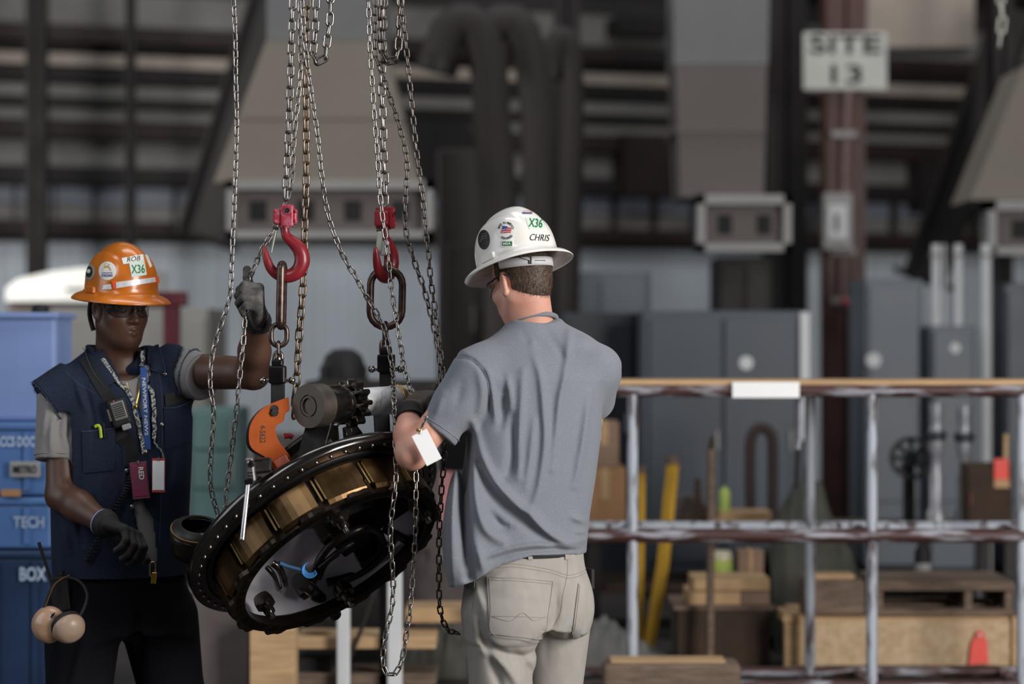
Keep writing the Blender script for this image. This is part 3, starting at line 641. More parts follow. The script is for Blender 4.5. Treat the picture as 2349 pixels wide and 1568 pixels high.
# blue boxes at the left edge
def tote(lb, px1, y0, y1, D, dep, m, px0=-160, lid=True, text=None, tsize=None):
    a = P(px0, y1, D); b = P(px1, y0, D); t = thing('storage_tote', lb, 'tote', ((a.x+b.x)/2, D, a.z), 'blue totes')
    MB().box((a.x, D, a.z), (b.x, D+dep, b.z-.03), .012).build('body', m, t)
    MB().box((a.x-.01, D-.015, b.z-.03), (b.x+.01, D+dep+.015, b.z), .008).build('lid', m, t)
    for k in range(3): x = a.x+(b.x-a.x)*(.2+.3*k); MB().box((x-.012, D-.012, a.z+.02), (x+.012, D+.002, b.z-.04)).build('rib', m, t)
    if text:
        for key, px, py, hh, ww in text: flat_text('lettering', key, P(px, py, D-.016), (1, 0, 0), (0, 0, 1), hh/S(D), m_totetxt, t, ww/S(D))
    return t
yf = CY + CZ*F/9.5
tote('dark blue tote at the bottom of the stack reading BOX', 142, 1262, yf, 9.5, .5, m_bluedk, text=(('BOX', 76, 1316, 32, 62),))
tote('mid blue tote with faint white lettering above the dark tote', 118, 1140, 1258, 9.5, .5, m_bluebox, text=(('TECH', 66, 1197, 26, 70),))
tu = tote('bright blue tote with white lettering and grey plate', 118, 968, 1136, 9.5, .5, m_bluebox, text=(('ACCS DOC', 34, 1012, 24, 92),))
pbox(22, 1058, 92, 1094, 9.47, .012, .003).build('name_plate', m_reg, tu); flat_text('lettering', 'METRO', P(57, 1076, 9.465), (1, 0, 0), (0, 0, 1), 18/S(9.5), m_ink, tu, 54/S(9.5))
pbox(2, 1122, 46, 1138, 9.46, .02).build('orange_latch', m_card, tu)
sh = thing('blue_panel', 'pale blue sheet panel standing on top of the totes', 'panel', P(10, 966, 9.55))
pbox(-160, 722, 130, 966, 9.55, .35, .02).build('panel', m_bluecov, sh); pbox(-160, 716, 134, 730, 9.53, .4, .006).build('top_edge', m_bluecov, sh); MB().ball(P(92, 712, 9.7), .035, sc=(1, 1, .8)).build('knob', m_black, sh)
# far right hanging chain
# ================================================================== chains, hooks and slings
m_steel = M('chain_steel', (156, 150, 145), 0.3, 1.0, var=0.3, scale=60)
m_steelb = M('chain_brown', (140, 122, 104), 0.34, 1.0, var=0.35, scale=50)
m_steeld = M('chain_dark', (116, 108, 103), 0.34, 1.0, var=0.35, scale=50)
m_forged = M('forged_brown_steel', (96, 80, 74), 0.36, 0.85, var=0.3, scale=40, bump=0.15)
m_hookred = M('hook_red', (146, 36, 46), 0.38, 0.0, scale=30, c2=(126, 28, 38), coat=0.25)
m_hookpink = M('hook_block_red', (166, 54, 72), 0.4, 0.1, scale=40, c2=(196, 120, 134), lo=.45, hi=.75)
m_bolt = M('bolt_steel', (176, 170, 162), 0.25, 1.0, var=0.2, scale=60)
m_latch = M('latch_steel', (170, 172, 160), 0.35, 0.8, var=0.15)
m_blacksteel = M('black_steel', (38, 36, 36), 0.35, 0.7, var=0.3, scale=25, bump=0.1)
m_orange = M('safety_orange', (166, 76, 8), 0.6, 0.0, scale=9, c2=(150, 62, 6), spec=0.2)
m_orangew = M('worn_orange', (176, 92, 70), 0.5, 0.1, var=0.3, scale=30)
m_flange = M('flange_steel', (88, 84, 82), 0.17, 0.9, var=0.3, scale=10)
m_trough = M('seal_black', (20, 19, 20), 0.3, 0.3, var=0.2)
m_bronze = M('oiled_bronze', (92, 70, 45), 0.30, 0.85, var=0.45, scale=8)
m_bronzed = M('dark_bronze', (44, 35, 28), 0.36, 0.8, var=0.35, scale=8)
m_brass = M('bright_brass', (190, 160, 108), 0.3, 0.9, var=0.2)
m_gunmetal = M('gunmetal', (92, 86, 80), 0.25, 0.95, var=0.25, scale=20)
m_gun2 = M('gunmetal_dark', (58, 54, 50), 0.32, 0.85, var=0.25, scale=20)
m_pipew = M('white_sleeve', (224, 224, 226), 0.35, 0.0, var=0.05)
m_liner = M('pale_liner', (196, 194, 200), 0.22, 0.35, var=0.06)
m_rubber = M('rubber_black', (24, 23, 23), 0.42, 0.0, var=0.2)
m_bluewire = M('blue_twine', (70, 150, 220), 0.6, 0, var=0.1)
m_silver = M('polished_rod', (186, 184, 184), 0.2, 1.0, var=0.1)

def link_mesh(name, pitch, w, d, mat, nb=8, ns=7):
    """stadium shaped link: inner length = pitch, outer width w, wire d; long axis Z, flat in XZ"""
    rr = (w-d)/2; hl = pitch/2 + d/2 - rr; path = []
    for i in range(nb+1): a = math.pi*i/nb; path.append(Vector((rr*math.cos(a), 0, hl + rr*math.sin(a))))
    for i in range(nb+1): a = math.pi + math.pi*i/nb; path.append(Vector((rr*math.cos(a), 0, -hl + rr*math.sin(a))))
    mb = MB().tube(path, d/2, ns, closed=True)
    me = mesh_data(name, mb.v, mb.f, True, mat); return me
def chain(name, label, pts, pitch, me, roll=0.0, group=None, extra=None, cat='chain'):
    path = smooth_path([P(*p) for p in pts], 10); q = resample(path, pitch)
    low = min(q, key=lambda v: v.z)
    r = thing(name, label, cat, low, group)
    prev = None
    for i in range(len(q)-1):
        a, b = q[i], q[i+1]; z = (b-a).normalized()
        y = Vector((0, 1, 0)); y = (y - z*y.dot(z))
        y = y.normalized() if y.length > 1e-4 else z.orthogonal().normalized()
        ang = roll + (math.pi/2 if i % 2 else 0) + 0.12*math.sin(i*1.7)
        y = Matrix.Rotation(ang, 3, z) @ y; x = y.cross(z)
        mw = Matrix((x, y, z)).transposed().to_4x4(); mw.translation = (a+b)/2
        obj_matrix('link', me, r, mw)
    return r
BIG = (.0345, .0285, .0078); SML = (.0262, .0192, .0052)
big = link_mesh('big_link', *BIG, m_steel); bigb = link_mesh('big_link_brown', *BIG, m_steelb); bigd = link_mesh('big_link_dark', *BIG, m_steeld)
sml = link_mesh('small_link', *SML, m_steel); smld = link_mesh('small_link_dark', *SML, m_steeld)

DA = 7.42
chain('hand_chain', 'long thin endless chain gripped by the worker in the orange hard hat',
      [(533, -160, DA), (536, 0, DA), (540, 90, DA), (541, 187, DA), (543, 281, DA), (539, 420, DA), (534, 540, DA), (531, 620, DA), (529, 668, DA), (518, 712, DA), (500, 765, DA), (486, 820, DA), (482, 880, DA), (489, 930, DA), (490, 965, DA), (485, 1030, DA),
       (482, 1094, DA), (487, 1135, DA), (499, 1176, DA), (511, 1206, DA), (518, 1196, DA), (518, 1155, DA), (523, 1099, DA), (529, 1053, DA), (535, 1002, DA), (543, 938, DA), (551, 852, DA), (558, 788, DA), (563, 706, DA+.02), (566, 673, DA+.02),
       (571, 640, DA+.02), (584, 612, DA), (599, 575, DA+.04), (614, 550, DA+.08), (640, 500, DA+.09), (668, 425, DA+.08), (674, 321, DA+.06), (685, 214, DA+.05), (690, 150, DA+.05), (688, 80, DA+.05), (687, -160, DA+.05)], SML[0], sml, .6)
chain('load_chain', 'heavy steel chain carrying the left red hook', [(676, -160, DA+.01), (671, 13, DA+.01), (666, 166, DA+.01), (663, 268, DA+.01), (659, 362, DA+.01), (655, 466, DA+.01)], BIG[0], big, .25, 'heavy load chains')
chain('load_chain', 'heavy brownish chain hanging just right of the left red hook', [(706, -160, DA+.1), (704, 0, DA+.1), (702, 200, DA+.1), (702, 295, DA+.1), (702, 420, DA+.1), (699, 512, DA+.1), (696, 634, DA+.09), (691, 711, DA+.08), (685, 787, DA+.08), (681, 864, DA+.08), (677, 905, DA+.08), (674, 960, DA+.09)], BIG[0], bigb, .5, 'heavy load chains')
chain('slack_chain', 'short hanging loop of heavy chain at the top left of the duct', [(727, -160, DA+.02), (725, 0, DA+.02), (722, 80, DA+.02), (717, 120, DA+.02), (720, 140, DA+.02), (732, 143, DA+.02), (744, 140, DA+.02), (747, 120, DA+.02), (752, 80, DA+.02), (757, 35, DA+.02), (762, -160, DA+.02)], BIG[0], big, .3, 'slack loops of heavy chain')
chain('slack_chain', 'dark hanging loop of heavy chain above the right red hook', [(878, -160, DA+.12), (874, 0, DA+.12), (872, 59, DA+.12), (875, 107, DA+.12), (883, 134, DA+.12), (900, 147, DA+.12), (912, 122, DA+.12), (915, 80, DA+.12), (918, 21, DA+.12), (920, -160, DA+.12)], BIG[0], bigd, .4, 'slack loops of heavy chain')
DH = 7.58
chain('load_chain', 'heavy steel chain carrying the right red hook', [(884, -160, DH), (881, 0, DH), (877, 150, DH), (875, 188, DH), (878, 263, DH), (880, 348, DH), (883, 418, DH), (882, 476, DH)], BIG[0], big, .2, 'heavy load chains')
chain('hand_chain', 'thin chain slanting across the right oblong link and looping below the ring',
      [(692, -160, 7.36), (693, 13, 7.36), (695, 40, 7.36), (698, 90, 7.36), (705, 145, 7.36), (714, 214, 7.36), (722, 268, 7.36), (728, 308, 7.36), (737, 394, 7.36), (748, 472, 7.38), (762, 524, 7.39), (777, 564, 7.4), (793, 598, 7.42), (814, 631, 7.44), (836, 671, 7.46), (854, 702, 7.48), (869, 726, 7.48),
       (885, 763, 7.48), (892, 803, 7.46), (898, 830, 7.44), (902, 870, 7.36), (904, 920, 7.22), (906, 1000, 7.14), (908, 1100, 7.10), (897, 1190, 7.10), (897, 1250, 7.11), (901, 1310, 7.12), (902, 1352, 7.13), (899, 1395, 7.13), (887, 1443, 7.13), (879, 1490, 7.13), (879, 1530, 7.13), (889, 1547, 7.13), (904, 1547, 7.13), (919, 1523, 7.13),
       (927, 1491, 7.13), (933, 1451, 7.13), (940, 1406, 7.13), (943, 1368, 7.13), (947, 1310, 7.13), (951, 1262, 7.13), (953, 1200, 7.13), (954, 1131, 7.13), (954, 1080, 7.14), (950, 1000, 7.18), (944, 930, 7.26), (939, 882, 7.3), (933, 862, 7.33), (927, 842, 7.36), (920, 803, 7.4), (914, 763, 7.41),
       (906, 714, 7.42), (900, 680, 7.43), (895, 640, 7.44), (891, 591, 7.44), (884, 542, 7.45), (877, 496, 7.45), (872, 451, 7.45), (867, 375, 7.45), (859, 268, 7.45), (852, 161, 7.45), (848, 94, 7.45), (845, 0, 7.45), (842, -160, 7.45)], SML[0], sml, .5)
chain('hand_chain', 'thin chain bowing left before meeting the rightmost chain', [(858, -160, 7.5), (860, 60, 7.5), (862, 129, 7.5), (875, 161, 7.5), (891, 214, 7.5), (907, 257, 7.5), (918, 295, 7.5), (929, 338, 7.5), (934, 375, 7.5), (933, 413, 7.5), (929, 475, 7.49), (929, 512, 7.49), (934, 545, 7.48), (946, 585, 7.47), (958, 622, 7.46), (969, 650, 7.45), (979, 686, 7.44), (987, 717, 7.43), (996, 757, 7.42), (1003, 796, 7.4), (1008, 839, 7.38), (1010, 872, 7.36), (1008, 900, 7.34)], SML[0], smld, .4)
chain('hand_chain', 'rightmost thin chain running from the top down past the gloved hand', [(912, -160, 7.44), (919, 0, 7.44), (926, 54, 7.44), (931, 99, 7.44), (937, 161, 7.44), (947, 263, 7.44), (955, 343, 7.44), (966, 425, 7.43), (972, 475, 7.43), (976, 518, 7.42), (979, 552, 7.42), (984, 591, 7.41), (987, 634, 7.4), (992, 671, 7.4), (998, 714, 7.39), (1002, 751, 7.38), (1009, 796, 7.37), (1016, 846, 7.35), (1018, 900, 7.34),
       (1022, 980, 7.34), (1019, 1060, 7.3), (1014, 1105, 7.28), (1011, 1156, 7.27), (1008, 1207, 7.27), (1007, 1257, 7.27), (1007, 1337, 7.27), (1008, 1382, 7.28), (1012, 1410, 7.3), (1021, 1434, 7.32), (1034, 1448, 7.35), (1060, 1452, 7.4)], SML[0], smld, .3)
fr = chain('hoist_chain', 'pale blurred chain hanging high at the right edge', [(2290, -160, 12.4), (2296, 0, 12.4), (2300, 40, 12.4), (2293, 100, 12.4), (2291, 140, 12.4)], .075, link_mesh('pale_link', .075, .05, .014, M('chain_pale', (190, 188, 180), 0.4, 0.5)), .3)

# ---- hooks
def hook(label, top, scale, rotz, mats, white=False):
    """top = point where the shank meets the block; built around its own axes then turned"""
    r = thing('lifting_hook', label, 'hook', top, 'red lifting hooks')
    k = scale/744.0; R = Matrix.Rotation(rotz, 3, 'Z'); T = Vector(top)
    def L(px, py, d=0.0): return T + R @ Vector(((px-655)*k, d, (524-py)*k))
    path = [(653, 520, 10), (654, 532, 10), (659, 544, 11.5), (674, 557, 14.5), (688, 574, 17), (693, 598, 18), (684, 620, 17), (664, 632, 15.5), (640, 630, 13), (622, 616, 11), (613, 596, 9.5), (608, 578, 7), (606, 564, 3)]
    pts = smooth_path([L(a, b) for a, b, c in path], 5)
    rs = list(np.interp(np.linspace(0, len(path)-1, len(pts)), range(len(path)), [c for a, b, c in path])*k)
    MB().tube(pts, rs, 16).build('hook_body', mats[0], r)
    # squarish swivel block with ears
    X = R @ Vector((1, 0, 0)); Y = R @ Vector((0, 1, 0)); Z = Vector((0, 0, 1))
    bl = MB(); bl.obox(L(660, 495), (X, Y, Z), (14*k, 20*k, 25*k), 3*k); bl.obox(L(655, 497), (X, Y, Z), (27*k, 15*k, 18*k), 4*k)
    bl.cyl(L(655, 522), L(655, 516), 15*k, n=16)
    b = bl.build('swivel_block', mats[1], r)
    for sx in (-22, 24):
        for dy in (-11, 12):
            c = L(655+sx, 496+dy, -15*k); MB().ball(c, 4.2*k).build('rivet', mats[1], b)
    c = L(661, 484, -20*k); MB().cyl(c, c - Y*3*k, 9*k, n=20).build('pin_ring', mats[1], b); MB().cyl(c - Y*3*k, c - Y*5*k, 6*k, n=16).build('pin', m_bolt, b)
    # safety latch
    lt = MB(); a = L(634, 524, 0); e = L(622, 580, 0); ax = (e-a).normalized(); s = ax.cross(Y)
    lt.obox((a+e)/2, (ax, Y, s), ((e-a).length/2, 7*k, 2.2*k), 1*k)
    la = lt.build('safety_latch', m_latch, r)
    MB().cyl(a - Y*9*k, a + Y*9*k, 4.5*k, n=12).build('latch_pin', m_bolt, la)
    if white:
        MB().obox(L(646, 566), (X, Y, Z), (8*k, 14*k, 17*k), 3*k).build('white_tape', m_white, r)
    return r
hook('red hook with pink red block holding the left sling', P(655, 524, DA), 1.0, 0.0, (m_hookred, m_hookpink))
hook('red hook seen edge on holding the right oblong link', P(882, 528, DH-.02), 1.0, math.radians(68), (m_hookred, m_hookred), True)

# ---- slings
def stadium(c, L_, w, d, ax, side, n=10):
    ax = Vector(ax).normalized(); side = Vector(side).normalized(); rr = (w-d)/2; hl = (L_-d)/2-rr; path = []
    for i in range(n+1): a = math.pi*i/n; path.append(c + side*rr*math.cos(a) + ax*(hl+rr*math.sin(a)))
    for i in range(n+1): a = math.pi+math.pi*i/n; path.append(c + side*rr*math.cos(a) + ax*(-hl+rr*math.sin(a)))
    return path
def sling(label, D, oblong, ring, small, body):
    r = thing('chain_sling', label, 'sling', P(body[0], body[2], D))
    (cx, cy, hh, w, d, side, tilt) = oblong; k = S(D)
    MB().tube(stadium(P(cx, cy, D), hh/k, w/k, d/k, (tilt, 0, 1), side), d/k/2, 12, closed=True).build('master_link', m_forged, r)
    (cx, cy, hh, w, d, side) = ring
    MB().tube(stadium(P(cx, cy, D), hh/k, w/k, d/k, (0, 0, 1), side), d/k/2, 10, closed=True).build('coupling_link', m_forged, r)
    for (cx, cy, hh, w, d, side) in small: MB().tube(stadium(P(cx, cy, D), hh/k, w/k, d/k, (0, 0, 1), side), d/k/2, 8, closed=True).build('small_link', m_steeld, r)
    x, y0, y1 = body
    lo = P(x-21, y0+42, D-.03); hi = P(x+21, y0, D+.03)
    b = MB().box((lo.x, D-.03, lo.z), (hi.x, D+.03, hi.z), .006); b.box((P(x-13, 0, D).x, D-.02, P(0, y0+2, D).z), (P(x+13, 0, D).x, D+.02, P(0, y0-14, D).z), .005)
    bo = b.build('shackle_body', m_blacksteel, r)
    c = P(x, y0+34, D)
    for s_ in (-1, 1):
        e = c + Vector((s_*33/k, -.005, 0)); MB().tube([c + Vector((s_*14/k, -.005, 0)), e], 5/k, 10).build('bolt_shank', m_bolt, bo); MB().ball(e, 8.5/k).build('bolt_head', m_bolt, bo)
    lo = P(x-16, y1, D-.012); hi = P(x+16, y0+38, D); MB().box((lo.x, D-.012, lo.z), (hi.x, D+.012, hi.z), .004).build('webbing', M('webbing_black', (40, 38, 38), 0.8, var=.3, scale=120), r)
    # braided adapter above the body
    MB().lathe([(10/k, 0), (13/k, 8/k), (9/k, 16/k), (6/k, 24/k)], P(x, y0-6, D), (0, 0, 1), 12).build('swivel_nut', m_gunmetal, r)
    return r
sling('left sling of brown oblong link and black shackle above the orange hook plate', DA-.01, (646, 677, 160, 40, 20, (.12, .99, 0), .02), (640, 768, 62, 48, 12, (1, 0, 0)), [(639, 800, 40, 22, 8, (0, 1, 0)), (638, 820, 34, 26, 8, (1, 0, 0))], (637, 838, 945))
sling('right sling of wide oblong link and shackle above the pale pipe', DH-.02, (886, 683, 150, 90, 17, (1, .08, 0), .02), (884, 765, 60, 20, 11, (.3, 1, 0)), [(882, 798, 42, 26, 9, (1, .3, 0))], (886, 812, 905))

# ================================================================== the suspended ring assembly
RC = 7.36; C0 = P(727, 1211, RC)
kq = .45; sq = math.sqrt(1-kq*kq)
U = Vector((.832, 0, .555)); Nn = Vector((sq*.555, -kq, -sq*.832)).normalized(); Mm = Nn.cross(U).normalized()   # U along the long axis, Nn = opening direction
RA = thing('ring_assembly', 'big dark steel and bronze flanged ring tilted in the slings', 'machine part', P(722, 1455, RC))
def RP(r, ang, h): return C0 + (U*math.cos(ang) + Mm*math.sin(ang))*r + Nn*h
RF = .42
MB().lathe([(.330, -.036), (.410, -.036), (.420, -.028), (.420, -.004), (.414, 0), (.372, 0), (.368, -.010), (.346, -.010), (.330, -.02)], C0, Nn, 128, True, U).build('flange', m_flange, RA)
MB().lathe([(.372, -.009), (.366, .004), (.352, .006), (.346, -.009)], C0, Nn, 96, True, U).build('seal', m_trough, RA)
bmb = MB().lathe([(0, .007), (.0045, .006), (.0065, .003), (.007, 0), (.007, -.004)], (0, 0, 0), (0, 0, 1), 10); bme = mesh_data('bolt_head', bmb.v, bmb.f, True, m_bolt)
for i in range(52):
    a = 2*math.pi*i/52; mw = Matrix((U, Mm, Nn)).transposed().to_4x4(); mw.translation = RP(.396, a, 0); obj_matrix('bolt_head', bme, RA, mw)
# bronze cylinder: body and stepped blocks round its outer face
HB = .130
MB().lathe([(.318, -.02), (.345, -.02), (.345, HB*.55), (.338, HB*.6), (.338, HB), (.310, HB), (.310, HB-.02), (.318, HB-.025)], C0, Nn, 96, True, U).build('bronze_drum', m_bronzed, RA)
nb = 14
for i in range(nb):
    a0 = 2*math.pi*i/nb; a1 = a0 + 2*math.pi/nb*.80; vs = []; fs = []; q = 6
    for j in range(q+1):
        a = a0+(a1-a0)*j/q
        for (rr, hh) in ((.338, .018), (.356, .018), (.356, .108), (.350, .120), (.338, .120)): vs.append(RP(rr, a, hh))
    for j in range(q):
        for e in range(5): fs.append((j*5+e, j*5+(e+1) % 5, (j+1)*5+(e+1) % 5, (j+1)*5+e))
    fs += [(4, 3, 2, 1, 0), tuple(q*5+e for e in range(5))]
    MB().add(vs, fs).build('bronze_segment', m_bronze if i % 2 else m_bronze, RA)
    am = a1+.02; d = (U*math.cos(am)+Mm*math.sin(am)); t_ = Nn.cross(d)
    for e in (-.006, .007): MB().obox(RP(.350, am, .062)+t_*e, (d, Nn, t_), (.004, .038, .0025)).build('brass_key', m_brass, RA)
# scalloped front rim
vs = []; fs = []; nr = 168
for j in range(nr):
    a = 2*math.pi*j/nr; w = (j % 12); rr = .342 + (.014 if w in (0, 1, 2, 3, 4, 5) else .0) + (.004 if w in (1, 4) else 0)
    for (r_, h_) in ((rr, HB-.014), (rr, HB), (.306, HB), (.306, HB-.03)): vs.append(RP(r_, a, h_))
for j in range(nr):
    j2 = (j+1) % nr
    for e in range(4): fs.append((j*4+e, j*4+(e+1) % 4, j2*4+(e+1) % 4, j2*4+e))
MB().add(vs, fs).build('scalloped_rim', m_bronzed, RA)
# pale liner dish behind
MB().lathe([(.309, HB-.035), (.308, .0), (.300, -.03), (.24, -.075), (.12, -.10), (0, -.105)], C0, Nn, 72, False, U).build('liner_dish', m_liner, RA)
# inner shiny bolts round the opening
def in_point(px, py, h):
    """point on the plane at height h over the ring seen at a pixel"""
    o = Vector((0, 0, CZ)); d = (P(px, py, 1.0) - o); q = C0 + Nn*h; t = (q-o).dot(Nn)/d.dot(Nn); return o + d*t
for (px, py, rad) in ((605, 1378, .030), (786, 1352, .032), (775, 1182, .028), (962, 1160, .030)):
    c = in_point(px, py, HB-.02)
    rb_ = MB(); rb_.lathe([(0, .045), (rad*.55, .045), (rad*.6, .038), (rad*.6, .02), (rad, .018), (rad, .0), (rad*.8, -.02)], c, Nn, 12); o_ = rb_.build('mount_nut', m_gunmetal, RA)
    MB().cyl(c + Nn*.04, c + Nn*.062, rad*.32, n=10).build('stud', m_bolt, o_)
# hoses and brackets inside
def inner_tube(name, pts, r, m=m_rubber):
    MB().tube(smooth_path([in_point(x, y, h) for x, y, h in pts], 8), r, 12).build(name, m, RA)
inner_tube('inner_hose', [(720, 1330, .02), (735, 1280, .05), (770, 1240, .08), (830, 1212, .09), (868, 1222, .08), (875, 1260, .07), (840, 1305, .06), (790, 1325, .05), (750, 1335, .04)], .013, m_gun2)
inner_tube('inner_hose', [(745, 1345, .03), (790, 1335, .06), (850, 1300, .07), (895, 1250, .06), (900, 1220, .04)], .011, m_gun2)
inner_tube('inner_hose', [(735, 1300, .06), (780, 1262, .09), (810, 1245, .09)], .009)
inner_tube('inner_hose', [(733, 1325, .04), (748, 1292, .07), (775, 1270, .08)], .008)
inner_tube('inner_pipe', [(624, 1290, .06), (642, 1305, .08), (652, 1335, .08), (650, 1355, .05)], .011, m_gunmetal)
inner_tube('inner_pipe', [(612, 1300, .06), (628, 1320, .08), (638, 1350, .06)], .008, m_gun2)
inner_tube('inner_hose', [(660, 1180, .02), (700, 1200, .06), (740, 1190, .07), (800, 1170, .05), (850, 1150, .02)], .016)
inner_tube('inner_hose', [(880, 1210, .06), (905, 1225, .09), (935, 1240, .09), (950, 1262, .06)], .014, m_gun2)
for (px, py, h, hx, hy, hz, m) in ((850, 1262, .02, .05, .045, .05, m_gun2), (800, 1215, .0, .06, .05, .05, m_blacksteel), (700, 1345, .05, .03, .022, .03, m_gun2), (930, 1245, .06, .045, .03, .03, m_bronzed), (745, 1225, .03, .02, .035, .03, m_gunmetal), (870, 1170, .0, .08, .04, .04, m_blacksteel)):
    MB().obox(in_point(px, py, h), (U, Mm, Nn), (hx, hy, hz), .006).build('bracket', m, RA)
# valve with spring and blue twine
vc = in_point(694, 1338, .08); vd = (in_point(735, 1365, .08)-vc).normalized()
pts = [];
v1 = vd.orthogonal().normalized(); v2 = vd.cross(v1)
for i in range(61): a = i*2*math.pi/10; pts.append(vc + vd*(.055*i/60) + (v1*math.cos(a)+v2*math.sin(a))*.015)
MB().tube(pts, .0028, 6).build('spring', m_gunmetal, RA)
MB().cyl(vc - vd*.03, vc + vd*.09, .010).build('valve_stem', m_gun2, RA); MB().cyl(vc - vd*.035, vc, .024, n=18).build('valve_cap', m_rubber, RA); MB().cyl(vc + vd*.055, vc + vd*.085, .022, n=6).build('valve_nut', m_gunmetal, RA)
MB().cyl(in_point(728, 1365, .07), in_point(770, 1410, .10), .02, n=12).build('valve_body', m_gun2, RA)
for k in range(4):
    c = in_point(711, 1302, .12); aa = [c + (Vector((math.cos(t), 0, math.sin(t)))*(.017+.002*k)) + Vector((0, -.003*k, -.002*k)) for t in np.linspace(1.9+.12*k, 5.9, 16)]
    MB().tube(aa, .0016, 6).build('blue_twine', m_bluewire, RA)
inner_tube('blue_strap', [(640, 1290, .09), (660, 1298, .10), (690, 1306, .11), (702, 1312, .11)], .006, M('blue_strap', (40, 78, 112), 0.6))

# ---- drive shaft on top of the ring
AX = Vector((.62, .78, .03)).normalized(); S0 = P(708, 931, 7.12)
def ax_lathe(name, prof, m, n=40): return MB().lathe(prof, S0, AX, n).build(name, m, RA)
ax_lathe('shaft_collar', [(0, .004), (.024, .004), (.024, -.002), (.030, -.002), (.030, .004), (.034, .004), (.034, -.001), (.065, -.001), (.065, .055), (.05, .055)], M('collar_steel', (104, 96, 88), .4, .8, var=.15))
ax_lathe('shaft_barrel', [(.050, .05), (.058, .052), (.058, .125), (.054, .13), (.046, .131), (.046, .145), (.05, .147), (.05, .155), (.040, .157), (.040, .25)], m_gunmetal)
# gear
ng = 12; vs = []; fs = []
ax1 = AX.orthogonal().normalized(); ax2 = AX.cross(ax1); n2 = ng*8
for j in range(n2):
    a = 2*math.pi*j/n2; rr = (.070, .073, .073, .070, .058, .055, .055, .058)[j % 8]
    for h in (.165, .168, .202, .205): vs.append(S0 + AX*h + (ax1*math.cos(a)+ax2*math.sin(a))*(rr - (.003 if h in (.165, .205) else 0)))
for j in range(n2):
    j2 = (j+1) % n2
    for e in range(3): fs.append((4*j+e, 4*j2+e, 4*j2+e+1, 4*j+e+1))
fs += [tuple(4*j for j in range(n2))[::-1], tuple(4*j+3 for j in range(n2))]
MB().add(vs, fs).build('gear', m_gunmetal, RA)
for k in range(8):
    a = 2*math.pi*k/8; c = S0 + AX*.148 + (ax1*math.cos(a)+ax2*math.sin(a))*.052; MB().cyl(c, c + AX*.018, .006, n=8).build('gear_bolt', m_bolt, RA)
# clevis eyes hanging below the gear
ax_lathe('pale_sleeve', [(.040, .21), (.043, .212), (.043, .44), (.040, .442)], m_pipew)
ax_lathe('sleeve_ring', [(.044, .38), (.048, .382), (.048, .40), (.044, .402)], m_brass)
# brackets from shaft to ring
def bar(name, a, b, w, h, m): 
    a = Vector(a); b = Vector(b); ax = (b-a).normalized(); s = Vector((1, 0, 0)); s = (s-ax*s.dot(ax)).normalized(); q = ax.cross(s)
    return MB().obox((a+b)/2, (ax, s, q), ((b-a).length/2, w/2, h/2), .004).build(name, m, RA)
bar('shaft_bracket', P(738, 960, 7.2), P(700, 1100, 7.12), .075, .05, m_blacksteel)
bar('shaft_bracket', P(800, 985, 7.36), P(840, 1040, 7.3), .045, .05, m_blacksteel)
bar('shaft_bracket', P(765, 985, 7.30), P(770, 1070, 7.22), .03, .05, m_gun2)
bar('shaft_bracket', P(875, 950, 7.5), P(880, 1040, 7.4), .05, .05, m_blacksteel)
for x, y in ((770, 970), (800, 990)): MB().tube(stadium(P(x, y, 7.26), .03, .022, .006, (0, 0, 1), (1, 0, 0)), .003, 8, closed=True).build('split_ring', m_gunmetal, RA)
# orange C plate
oc = [(662, 910), (616, 928), (590, 948), (574, 976), (571, 1008), (580, 1030), (612, 1050), (622, 1068), (634, 1078), (655, 1072), (668, 1052), (654, 1030), (637, 1006), (633, 978), (650, 966), (655, 948), (664, 940)]
OP = thing('orange_plate', 'orange painted curved hook plate stencilled 4-5622 above the ring', 'bracket', P(620, 1078, 7.16))
def OPt(px, py, d): 
    p = P(px, py, 7.12 + (px-571)/744*.35); return p + Vector((-.25, .85, -.1))*d
ocs = [Vector((a, b, 0)) for a, b in oc]; sp = smooth_path(ocs + [ocs[0]], 4)[:-1]; n = len(sp)
vs = [OPt(p.x, p.y, 0) for p in sp] + [OPt(p.x, p.y, .055) for p in sp]
me_ = MB().add(vs, [tuple(range(n)), tuple(range(n, 2*n))[::-1]]).build('orange_face', m_orange, OP)
MB().add([OPt(p.x, p.y, .0) for p in sp] + [OPt(p.x, p.y, .055) for p in sp], [(i, (i+1) % n, n+(i+1) % n, n+i) for i in range(n)]).build('plate_edge', m_orangew if False else m_blacksteel, OP)
c = OPt(629, 946, -.002); MB().cyl(c, c + Vector((.02, -.06, 0)).normalized()*.008, .012, n=6).build('bolt_head', m_blacksteel, OP)
MB().cyl(OPt(629, 938, -.0015), OPt(629, 938, -.003), .013, n=12).build('oil_stain', m_blacksteel, OP)
vs_, fs_, asp = TXT['4-5622']; hpx = 13; 
obj('stencil_number', [OPt(603 + y*hpx, 995 + x*hpx*.78, -.002) for x, y in vs_], fs_, m_ink, OP)
MB().obox(OPt(645, 1058, -.006), (Vector((.8, .2, .5)).normalized(), Vector((-.2, .9, .1)).normalized(), Vector((-.5, 0, .8))), (.022, .01, .014), .004).build('worn_lug', m_orangew, OP)
MB().tube([P(652, 1000, 7.2), P(665, 998, 7.2), P(672, 1002, 7.2)], .009).build('red_fitting', m_hookred, OP)
